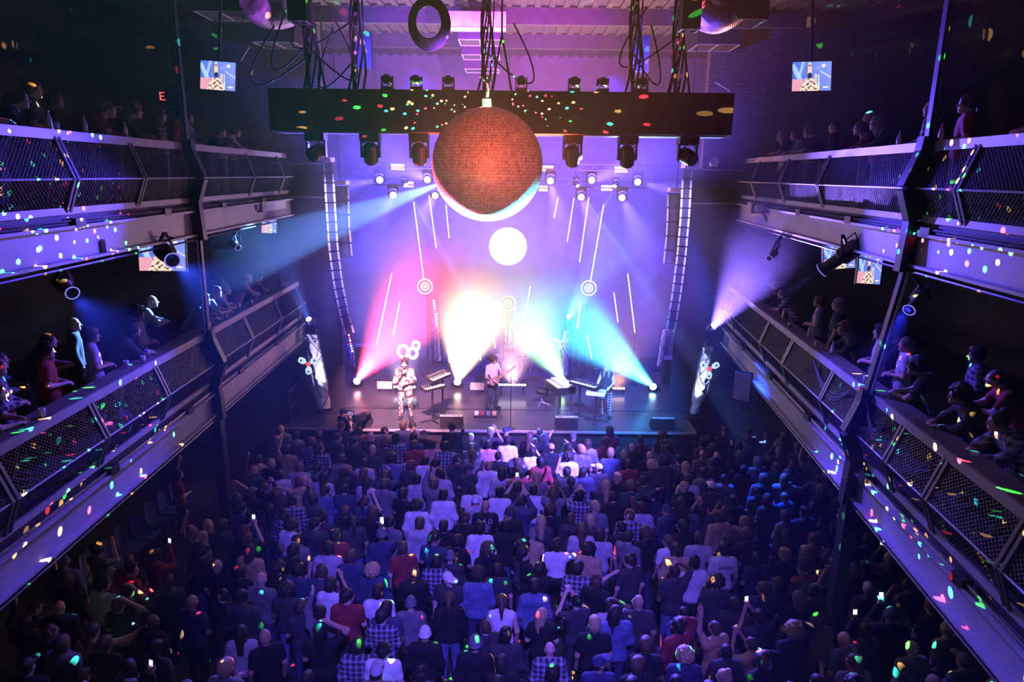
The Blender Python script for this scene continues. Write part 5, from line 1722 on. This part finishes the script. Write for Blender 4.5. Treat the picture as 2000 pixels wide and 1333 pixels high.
# wedges along the front
EDGEM = mat('wedge_lit_edge', (.55, .6, .5), .4, .2)  # greenish tone stands in for light on the top edges
for i, (px, py, lab) in enumerate(((706, 838, 'black stage monitor wedge at the left end of the stage front'), (883, 838, 'black stage monitor wedge left of centre at the stage front'), (1105, 838, 'black stage monitor wedge below the electric piano'), (1291, 838, 'black stage monitor wedge at the right end of the stage front'))):
    p = at(px, py, 19.0)
    t = thing('stage_monitor', lab, 'speaker', (p.x, 18.93, SZ), 0, 'monitor wedges along the stage front')
    w = .66
    MB().prism([(-w / 2, -.22, 0), (-w / 2, .22, 0), (-w / 2, .18, .12), (-w / 2, -.10, .36), (-w / 2, -.22, .36)], (w, 0, 0)).build('cabinet', MATT, t)
    MB().prism([(-w / 2 + .04, .17, .14), (-w / 2 + .04, -.07, .345), (-w / 2 + .04, -.06, .36), (-w / 2 + .04, .18, .155)], (w - .08, 0, 0)).build('grille', GRILLE, t)
    e = MB().box((0, -.21, .365), (w, .02, .012)).box((0, -.11, .365), (w, .02, .012)).box((-w / 2 + .01, -.16, .365), (.02, .12, .012)).box((w / 2 - .01, -.16, .365), (.02, .12, .012))
    e.build('edge', EDGEM, t)
# pedalboard with cloth
pb_ = atz(948, 815, SZ)
pd = thing('pedalboard', 'pedalboard on a dark mat at the guitarist feet', 'pedalboard', pb_)
MB().lathe([(.52, 0), (.50, .015), (.2, .02)], n=24).build('mat', mat('dark_mat', (.04, .03, .035), .9), pd)
MB().box((0, 0, .07), (.7, .34, .06), (.12, 0, 0)).build('board', BLACK, pd)
for i in range(8):
    MB().box((-.27 + .18 * (i % 4), -.08 + .15 * (i // 4), .125), (.12, .10, .05), (.12, 0, 0)).build('pedal', (CL['pale'], CL['red'], ALU, CL['tan'])[i % 4], pd)
# floor bars of LEDs
for i, (a, b, Y, mtl, n, lab, lc, lw) in enumerate((((973, 752), (1028, 752), 21.9, glow('bar_white', (1, .93, .97), 12), 10, 'blazing white LED bar on the floor at centre stage', (1, .45, .55), 900),
                                                     ((768, 756), (812, 754), 21.9, glow('bar_blue', (.75, .85, 1), 16), 8, 'bluish white LED bar behind the bearded singer', (.7, .5, 1), 400),
                                                     ((1188, 759), (1221, 759), 22.1, glow('bar_orange', (1, .62, .4), 12), 6, 'row of six orange lamps on the floor behind the long haired person', (1, .35, .12), 350))):
    pA, pB = at(*a, Y), at(*b, Y)
    t = thing('led_bar', lab, 'light bar', ((pA.x + pB.x) / 2, Y, SZ))
    L = (pB - pA).length
    z = pA.z - SZ
    MB().box((0, .05, z), (L + .08, .08, .14)).build('housing', BLACK, t)
    for s in (-1, 1):
        MB().box((s * L * .4, .05, (z - .06) / 2), (.06, .08, z - .06)).build('bracket', BLACK, t)
    for k in range(n):
        MB().lathe([(.038, 0), (.03, .012), (.01, .018)], (-L / 2 + L * (k + .5) / n, .01, z), 12, (math.pi / 2, 0, 0)).build('cell', mtl, t)
    spot('led_bar_light', ((pA.x + pB.x) / 2, Y - .12, pA.z), ((pA.x + pB.x) / 2, Y - .9, pA.z + 3.5), lc, lw * 22, 75, 1.0, .15)
# crumpled reflective boards
FOIL = mat('foil_board', (.75, .70, .70), .35, .3, .2, 12, .8)
for i, (px, py, w, lab) in enumerate(((752, 758, .52, 'low board of crumpled pale foil behind the bearded singer, on the left'), (932, 756, .48, 'low board of crumpled pale foil left of the centre light bar'))):
    p = at(px, py + 9, 22.0)
    t = thing('foil_board', lab, 'reflector', (p.x, 22.0, SZ), 0)
    g = MB()
    N = 16
    vs = [Vector((-w / 2 + w * i / N, .025 * math.sin(i * 2.1 + j * 1.3) + .02 * math.sin(j * 3.7), .12 + .28 * j / 8)) for i in range(N + 1) for j in range(9)]
    g.add(vs, [(i * 9 + j, (i + 1) * 9 + j, (i + 1) * 9 + j + 1, i * 9 + j + 1) for i in range(N) for j in range(8)])
    g.build('sheet', FOIL, t, smooth=True)
    MB().box((0, .06, .25), (w, .03, .3)).build('backing', BLACK, t)
    for s in (-1, 1):
        MB().bar((s * w * .4, .07, 0), (s * w * .4, .07, .2), .04).build('leg', BLACK, t)
# pale looped sculpture
p = at(797, 690, 20.6)
t = thing('loop_ornament', 'pale looped bow ornament on a thin stand behind the singer head', 'ornament', (p.x, 20.6, SZ))
zz = p.z - SZ
for s, r, tz in ((-1, .15, .05), (1, .13, .0), (1, .10, .24)):
    MB().tube([(s * .15 + s * r * math.cos(a) + (.1 if tz > .1 else 0), .02 * math.sin(3 * a), zz + tz + r * 1.3 * math.sin(a)) for a in np.linspace(0, math.tau, 21)], .05, 8).build('loop', WHITEP, t, smooth=True)
MB().ball((0, 0, zz), .06, 12, 8).build('knot', CL['charcoal'], t, smooth=True)
MB().tube([(0, 0, zz), (0, 0, .02)], .012, 6).build('stand', BLACK, t)
MB().lathe([(.18, 0), (.18, .02), (.03, .04)], n=14).build('base', BLACK, t)
# small table on the right
p = atz(1328, 800, SZ)
t = thing('side_table', 'small pale topped table beside the right front light tower', 'table', p)
MB().box((0, 0, .58), (.62, .42, .05)).build('top', WHITEP, t)
for x in (-.26, .26):
    for y in (-.16, .16):
        MB().bar((x, y, 0), (x, y, .56), .045).build('leg', GREY, t)
MB().box((0, 0, .2), (.52, .32, .03)).build('shelf', GREY, t)
MB().box((.1, .02, .64), (.2, .16, .07)).build('device', BLACK, t)
# pipe rail of the stage steps
p = Vector((-6.42, 18.75, 0))
t = thing('stair_rail', 'black pipe rail of the stage steps at the far left of the stage', 'rail', p)
for y in (0, 1.0):
    MB().tube([(0, y, SZ + .01), (0, y, SZ + 1.05)], .025, 8).build('post', DARKSTEEL, t)
for z in (.55, 1.05):
    MB().tube([(0, 0, SZ + z), (0, 1.0, SZ + z)], .022, 8).build('bar', DARKSTEEL, t)
# amplifier cases at the sides
for x, y, w, h, lab in ((-5.35, 24.2, .7, 1.0, 'black flight case on the stage left, behind the red beam lamp'), (5.75, 23.6, .6, .8, 'black flight case on the right of the stage near the cyan beam lamp')):
    t = thing('flight_case', lab, 'case', (x, y, SZ))
    MB().box((0, 0, .08 + h / 2), (w, .5, h)).build('case', MATT, t)
    MB().box((0, 0, .08 + h), (w + .02, .52, .03)).build('rim', ALU, t)
    for sx in (-1, 1):
        for sy in (-1, 1):
            MB().ball((sx * w * .4, sy * .18, .045), .045, 10, 8).build('caster', DARKSTEEL, t)
# the four floor lamps that throw the coloured beams
for (p, c, w, a_, _z), nm in zip(FLOOR_BEAMS, ('red', 'yellow', 'green', 'cyan')):
    lo = Vector((p.x, p.y + .05, SZ))
    t = thing('beam_lamp', 'floor lamp throwing the %s beam at the mirror ball' % nm, 'stage light', lo, 0, 'floor beam lamps')
    d = (BALL - p).normalized()
    R = d.to_track_quat('Z', 'Y').to_matrix()
    c0 = p - lo
    MB().box((0, 0, .06), (.38, .34, .12)).build('base', BLACK, t)
    for s in (-1, 1):
        MB().bar((s * .18, 0, .1), (s * .18, 0, c0.z), .04, .1).build('yoke_arm', BLACK, t)
    hd = MB().lathe([(.08, -.22), (.14, -.15), (.15, .1), (.13, .2)], c0, 18, R).build('head', BLACK, t)
    MB().lathe([(.12, .195), (.10, .225), (.05, .24)], c0, 18, R).build('lens', glow('beam_' + nm, tuple(.6 * x + .4 for x in c), 20), hd, smooth=True)

# ------------------------------------------------------------------ screens
def screen_image(u, v):
    """The live picture of the singer: u, v run 0..1 right and down."""
    col = np.array((.10, .20, .85)) * (1 - .25 * v) + np.array((.18, .18, .25)) * u
    for (ax, ay, bx, by, w, c) in ((.02, .15, .22, .65, .06, (.5, .8, .9)), (.28, .0, .18, .5, .035, (.5, .75, .95)), (.72, .33, 1.0, .55, .02, (.7, .8, 1)), (.60, .25, .78, .12, .04, (.35, .35, .9))):
        dx, dy = bx - ax, by - ay
        t = min(1, max(0, ((u - ax) * dx + (v - ay) * dy) / (dx * dx + dy * dy)))
        d = math.hypot(u - ax - t * dx, (v - ay - t * dy) * .75)
        if d < w:
            col = col * .35 + np.array(c) * .75
    if v > .6 and u < .3 - (v - .6) * .1:
        col = np.array((1.0, .45, .6)) * .9
    for cx, cy, r in ((.44, .07, .035), (.80, .14, .045)):
        if math.hypot(u - cx, (v - cy) * .75) < r:
            col = np.array((1, .98, 1.0))
    if abs(u - (.665 + .03 * v)) < .016 and v > .42:
        col = np.array((.75, .95, .85))
    def cam_(u, v):
        n = math.sin(u * 41 + 3 * math.sin(v * 23)) + math.sin(v * 37 + 2 * math.sin(u * 29))
        return np.array((.10, .07, .07)) if n > 1.15 else (np.array((.45, .30, .25)) if n > .6 else np.array((.95, .78, .62)))
    if v > .58 and abs(u - .46) < .10 + .34 * min(1, (v - .5)):
        col = cam_(u, v)
    if .57 < u < .64 and v > .42:
        col = np.array((.9, .62, .55)) if v < .7 else cam_(u, v)
    if (u - .43) ** 2 / .075 ** 2 + (v - .28) ** 2 / .19 ** 2 < 1:
        col = np.array((.95, .70, .60)) if u > .39 else np.array((.25, .12, .10))
        if v < .17:
            col = np.array((.45, .25, .2))
    if (u - .45) ** 2 / .06 ** 2 + (v - .47) ** 2 / .10 ** 2 < 1:
        col = np.array((.03, .03, .08))
    if .79 < u < .91 and .855 < v < .90:
        col = np.array((1, .95, .85))
    if .93 < u < .965 and .845 < v < .91:
        col = np.array((1, .55, .5))
    return col


def screen_mat():
    mt = bpy.data.materials.new('live_picture')
    mt.use_nodes = True
    b = mt.node_tree.nodes['Principled BSDF']
    b.inputs['Base Color'].default_value = (.01, .01, .01, 1)
    at_ = mt.node_tree.nodes.new('ShaderNodeVertexColor')
    at_.layer_name = 'picture'
    mt.node_tree.links.new(at_.outputs[0], b.inputs['Emission Color'])
    b.inputs['Emission Strength'].default_value = 1.0
    mt.cycles.emission_sampling = 'NONE'
    return mt


LIVE = screen_mat()


def screen_mesh(w, h):
    nx, ny = 72, 54
    mb = MB()
    mb.add([(-w / 2 + w * i / nx, 0, h / 2 - h * j / ny) for j in range(ny + 1) for i in range(nx + 1)],
           [(j * (nx + 1) + i, (j + 1) * (nx + 1) + i, (j + 1) * (nx + 1) + i + 1, j * (nx + 1) + i + 1) for j in range(ny) for i in range(nx)])
    me = mb.mesh('picture', LIVE)
    ca = me.color_attributes.new('picture', 'FLOAT_COLOR', 'CORNER')
    buf = []
    for j in range(ny):
        for i in range(nx):
            c = screen_image((i + .5) / nx, (j + .5) / ny)
            buf += [min(1.2, float(c[0])), min(1.2, float(c[1])), min(1.2, float(c[2])), 1] * 4
    ca.data.foreach_set('color', buf)
    return me


for (cx, cy, Y, w, h, roll, lab, zt) in ((427, 149, 15, .72, .57, .06, 'lit screen high on the left above the upper left balcony', 12.735), (1584, 150, 15, .80, .58, -.03, 'lit screen high on the right above the upper right balcony', 12.735),
                                          (526, 436, 19.2, .42, .55, 0, 'small lit screen at the far end of the left balconies', None), (318, 497, 13.2, .90, .64, .0, 'lit screen under the upper left balcony, partly behind a spotlight', None),
                                          (1638, 502, 13.6, .62, .47, -.08, 'lit screen under the upper right balcony, partly behind a spotlight', None), (1697, 526, 12.2, .42, .52, .05, 'narrow lit screen beside the right steel post, under the upper balcony', None)):
    p = at(cx, cy, Y)
    t = thing('screen', lab, 'screen', p, 0)
    t.rotation_euler = (-.12, roll, 0)
    q = bpy.data.objects.new('picture', screen_mesh(w, h))
    COL.objects.link(q)
    q.parent = t
    q.location = (0, -.035, 0)
    MB().box((0, 0, 0), (w + .03, .06, h + .03)).build('housing', BLACK, t)
    top = (zt or 7.72) - p.z
    MB().bar((0, .02, h / 2), (0, .02, top), .05).build('mount', DARKSTEEL, t)

# exit sign on the left
p = at(333, 188, 16.5)
t = thing('exit_sign', 'small red exit sign behind the left steel post', 'sign', p)
MB().box((0, .04, 0), (.62, .06, .28)).build('housing', BLACK, t)
MB().bar((0, .04, .14), (0, .04, 12.735 - p.z), .03).build('mount', BLACK, t)
l = lettering('EXIT', .26, t, (.0, 0.0, -.09), glow('exit_red', (1, .10, .08), 1.6), 'letters')
l.rotation_euler = (math.pi / 2, 0, 0)
MB().box((.19, -.18, 0), (.42, .05, .45)).build('cover', MATT, t)

# ------------------------------------------------------------------ spotlights under the balconies
RIMV = glow('spot_rim', (.30, .24, 1.0), 0.9)
def balcony_spot(label, p, tgt, size, P):
    t = thing('spotlight', label, 'spotlight', p, 0)
    d = (Vector(tgt) - Vector(p)).normalized()
    R = d.to_track_quat('Z', 'Y').to_matrix()
    s = size
    b = MB().lathe([(.12, -.42), (.16, -.36), (.16, -.05), (.11, 0), (.105, .28), (.15, .36)], (0, 0, 0), 18, Matrix([[R[i][j] * s for j in range(3)] for i in range(3)])).build('body', BLACK, t)
    MB().lathe([(.12, .36), (.11, .372), (.05, .38)], (0, 0, 0), 18, Matrix([[R[i][j] * s for j in range(3)] for i in range(3)])).build('lens', LENSDARK, b)
    MB().tube([R @ (Vector((.135 * math.cos(q), .135 * math.sin(q), .37)) * s) for q in np.linspace(0, math.tau, 25)], .012 * s, 6).build('lens_rim', RIMV, b)
    y = Vector((0, 0, .42 * s))
    for sx in (-1, 1):
        MB().bar(R @ Vector((sx * .19 * s, 0, -.12 * s)), y + Vector((0, sx * .03, 0)), .03).build('yoke_arm', BLACK, t)
    yy = p.y
    anchor = P(yy, .08, -1.06 - .64) - Vector(p)
    MB().bar(y, anchor, .045).build('hanger', DARKSTEEL, t)
    MB().tube([R @ Vector((0, 0, -.4 * s)), R @ Vector((.1, .2, -.5 * s)), y + Vector((.1, .1, -.1)), anchor], .012, 6).build('power_cable', MATT, t)


balcony_spot('black spotlight with violet lens hanging at the near left balcony, leftmost', at(128, 560, 9.0), at(235, 660, 8), .62, P_UL)
balcony_spot('black spotlight hanging in front of the lit screen under the upper left balcony', at(326, 498, 11.6), at(470, 640, 9), .9, P_UL)
balcony_spot('small spotlight farther along the upper left balcony edge, left of the far screen', at(458, 478, 15.5), at(560, 560, 14), .5, P_UL)
balcony_spot('black spotlight hanging in front of the lit screen under the upper right balcony', at(1640, 505, 11.8), at(1440, 640, 13), .95, P_UR)
balcony_spot('black spotlight with violet lens right of the right steel post', at(1790, 590, 9.8), at(1690, 700, 9), .62, P_UR)
balcony_spot('small spotlight farther along the upper right balcony edge, near the stage', at(1508, 500, 15.5), at(1440, 560, 14), .5, P_UR)
for px, py, lab in ((500, 404, 'pale lamp housing under the far end of the upper left balcony'), (1480, 406, 'pale lamp housing under the far end of the upper right balcony')):
    p = at(px, py, 17.0)
    s = 1 if px > 1000 else -1
    t = thing('lamp_housing', lab, 'lamp', p)
    MB().box((0, 0, 0), (.42, .3, .26)).build('box', CL['pale'], t)
    MB().lathe([(.09, 0), (.10, .12), (.07, .14)], (-s * .05, -.15, 0), 14, (math.pi / 2, 0, 0)).build('lens_tube', WHITEP, t)
    PU = P_UR if s > 0 else P_UL
    MB().bar((0, 0, .1), PU(17.0, .03, -1.06 - .5) - p, .05).build('bracket', DARKSTEEL, t)

# ------------------------------------------------------------------ drinks on the balcony shelves
GLASS = mat('pale_glass', (.55, .53, .6), .15, 0, .05, 9, 0, .8)
def drinks(P, ys_, where, kinds):
    for i, Y in enumerate(ys_):
        b = P(Y, -.10 - .12 * (i % 2), 0.0)
        k = kinds[i % len(kinds)]
        t = thing(k, 'pale %s on the drink shelf of the %s, %s from the viewer' % (k, where, ordn[i]), k, b, 0, 'drinks on the balcony shelves')
        if k == 'bottle':
            MB().lathe([(.03, 0), (.031, .13), (.026, .16), (.012, .19), (.012, .23)], n=12).build('glass', GLASS, t, smooth=True)
            MB().lathe([(.014, .225), (.014, .245)], n=10).build('stopper', ALU, t)
            MB().lathe([(.0318, .04), (.0322, .06), (.0318, .12)], n=12).build('sticker', WHITEP, t)
        else:
            MB().lathe([(.032, 0), (.042, .12), (.040, .12), (.031, .012)], n=14).build('tumbler', GLASS, t, smooth=True)
            MB().lathe([(.033, .012), (.038, .08)], n=14).build('drink', mat('drink', (.3, .14, .06), .2), t)


drinks(P_UL, ys([(140, 255), (168, 258), (208, 262), (258, 268), (285, 270)], 9.0), 'upper left balcony', ['bottle', 'cup'])
drinks(P_UR, ys([(1955, 255), (1945, 255), (1905, 258), (1870, 263), (1706, 276), (1637, 285)], 9.0), 'upper right balcony', ['bottle'])
drinks(P_LL, [8.3, 10.6, 10.9, 11.3, 13.6, 14.0, 14.5, 15.6, 16.1], 'lower left balcony', ['cup'])
drinks(P_LR, [10.2, 12.0, 12.5, 13.3, 14.2, 15.1], 'lower right balcony', ['cup', 'bottle'])

# ------------------------------------------------------------------ chairs on the floor under the left balcony
CHB = mat('chair_blue', (.04, .06, .22), .5)
def make_chair():
    t = thing('chair', '', 'chair', (0, 0, 0), 0, 'row of chairs under the lower left balcony')
    MB().box((0, 0, .45), (.46, .46, .06)).build('seat', CHB, t)
    b = MB()
    n = 7
    vs = []
    for i in range(n):
        u = i / (n - 1) * 2 - 1
        for z, sh in ((.5, .0), (.75, .03), (.95, .06)):
            x = u * .21 * (1 - .25 * (z > .9))
            for dy in (0, .03):
                vs.append((x, -.21 - sh - .03 + .05 * u * u + dy, z - (.05 * u * u if z > .9 else 0)))
    f = []
    for i in range(n - 1):
        for k in range(2):
            for dy in (0, 1):
                a0 = i * 6 + k * 2 + dy
                q = (a0, a0 + 6, a0 + 8, a0 + 2)
                f.append(q if dy else q[::-1])
    for k in range(2):
        f += [(k * 2, k * 2 + 2, k * 2 + 3, k * 2 + 1), ((n - 1) * 6 + k * 2 + 1, (n - 1) * 6 + k * 2 + 3, (n - 1) * 6 + k * 2 + 2, (n - 1) * 6 + k * 2)]
    for i in range(n - 1):
        f += [(i * 6, i * 6 + 1, i * 6 + 7, i * 6 + 6), (i * 6 + 4, i * 6 + 10, i * 6 + 11, i * 6 + 5)]
    b.add(vs, f).build('backrest', CHB, t)
    for x in (-.2, .2):
        for y in (-.2, .2):
            MB().tube([(x, y, .43), (x * 1.1, y * 1.1, 0)], .014, 6).build('leg', DARKSTEEL, t)
    return t


ch0 = make_chair()
for i in range(7):
    c = ch0 if i == 0 else copy_tree(ch0)
    c.location = (-8.35 + .02 * i, 12.35 + .56 * i, 0)
    c.rotation_euler = (0, 0, -math.pi / 2)
    c['label'] = 'blue chair under the lower left balcony, %s of seven from the viewer' % ordn[i]
p0, p1 = Vector((-9.0, 12.04, 0)), Vector((-8.9, 12.04, 2.3))
t = thing('floor_post', 'thin gold post with a flat foot standing under the lower left balcony', 'post', p0)
MB().tube([(0, 0, .02), p1 - p0], .014, 8).build('pole', mat('brass', (.7, .4, .12), .35, .7), t)
MB().box((.12, 0, .012), (.34, .12, .024)).build('foot', mat('brass', (.7, .4, .12), .35, .7), t)
point('floor_post_lamp', (-8.6, 11.7, 1.1), (1, .55, .2), 6, .05)  # warm point light beside the post, without a fixture

# odd things hung about the balconies
for i, (x, y, Y, w, h, P, lab) in enumerate(((40, 519, 8.4, .10, .22, P_UL, 'small pale paper hanging below the near end of the upper left balcony'), (203, 481, 9.9, .07, .20, P_UL, 'small pale paper hanging below the upper left balcony, nearer the lit screen'))):
    p = at(x, y, Y)
    t = thing('paper_notice', lab, 'paper', p)
    MB().box((0, 0, 0), (w, .012, h)).build('sheet', WHITEP, t)
    MB().tube([(0, 0, h / 2), P(Y, .08, -1.7) - p], .005, 5).build('string', MATT, t)
p = at(1450, 755, 16.0)
t = thing('wall_panel', 'pale tilted panel hanging under the far end of the lower right balcony', 'panel', p, -.6)
MB().box((0, 0, 0), (.45, .05, .75)).build('frame', BLACK, t)
MB().box((0, -.03, 0), (.40, .02, .70)).build('face', CL['pale'], t)
MB().bar((0, .04, .3), (0.05, .2, 3.55 - p.z), .04).build('bracket', DARKSTEEL, t)
for i, (Ya, Yb) in enumerate(((8.9, 9.6), (10.2, 12.0))):
    a0 = P_LR(Ya, .03, -.13)
    t = thing('cable_loop', 'slack cable loop under the rail of the lower right balcony, %s the steel post' % ('nearer than', 'beyond')[i], 'cables', a0)
    for k in range(3):
        MB().tube([P_LR(Ya + (Yb - Ya) * u, .10, -.12 - (.30 + .06 * k) * math.sin(math.pi * u)) - a0 for u in np.linspace(0, 1, 14)], .012, 6).build('cable', CL['grey'], t)
for px, py, lab in ((607, 312, 'small pale clamp lamp on top of the left masking panel'), (1392, 321, 'small pale clamp lamp on top of the right masking panel')):
    p = at(px, py, 20.3)
    p.z = 8.80 if px < 1000 else 8.75
    t = thing('clamp_lamp', lab, 'lamp', p)
    MB().lathe([(.05, -.12), (.09, -.02), (.14, .1)], (0, 0, .14), 14, (1.2, .6, 0)).build('shade', WHITEP, t)
    MB().bar((0, 0, -.03), (0, 0, .14), .04).build('clamp', DARKSTEEL, t)
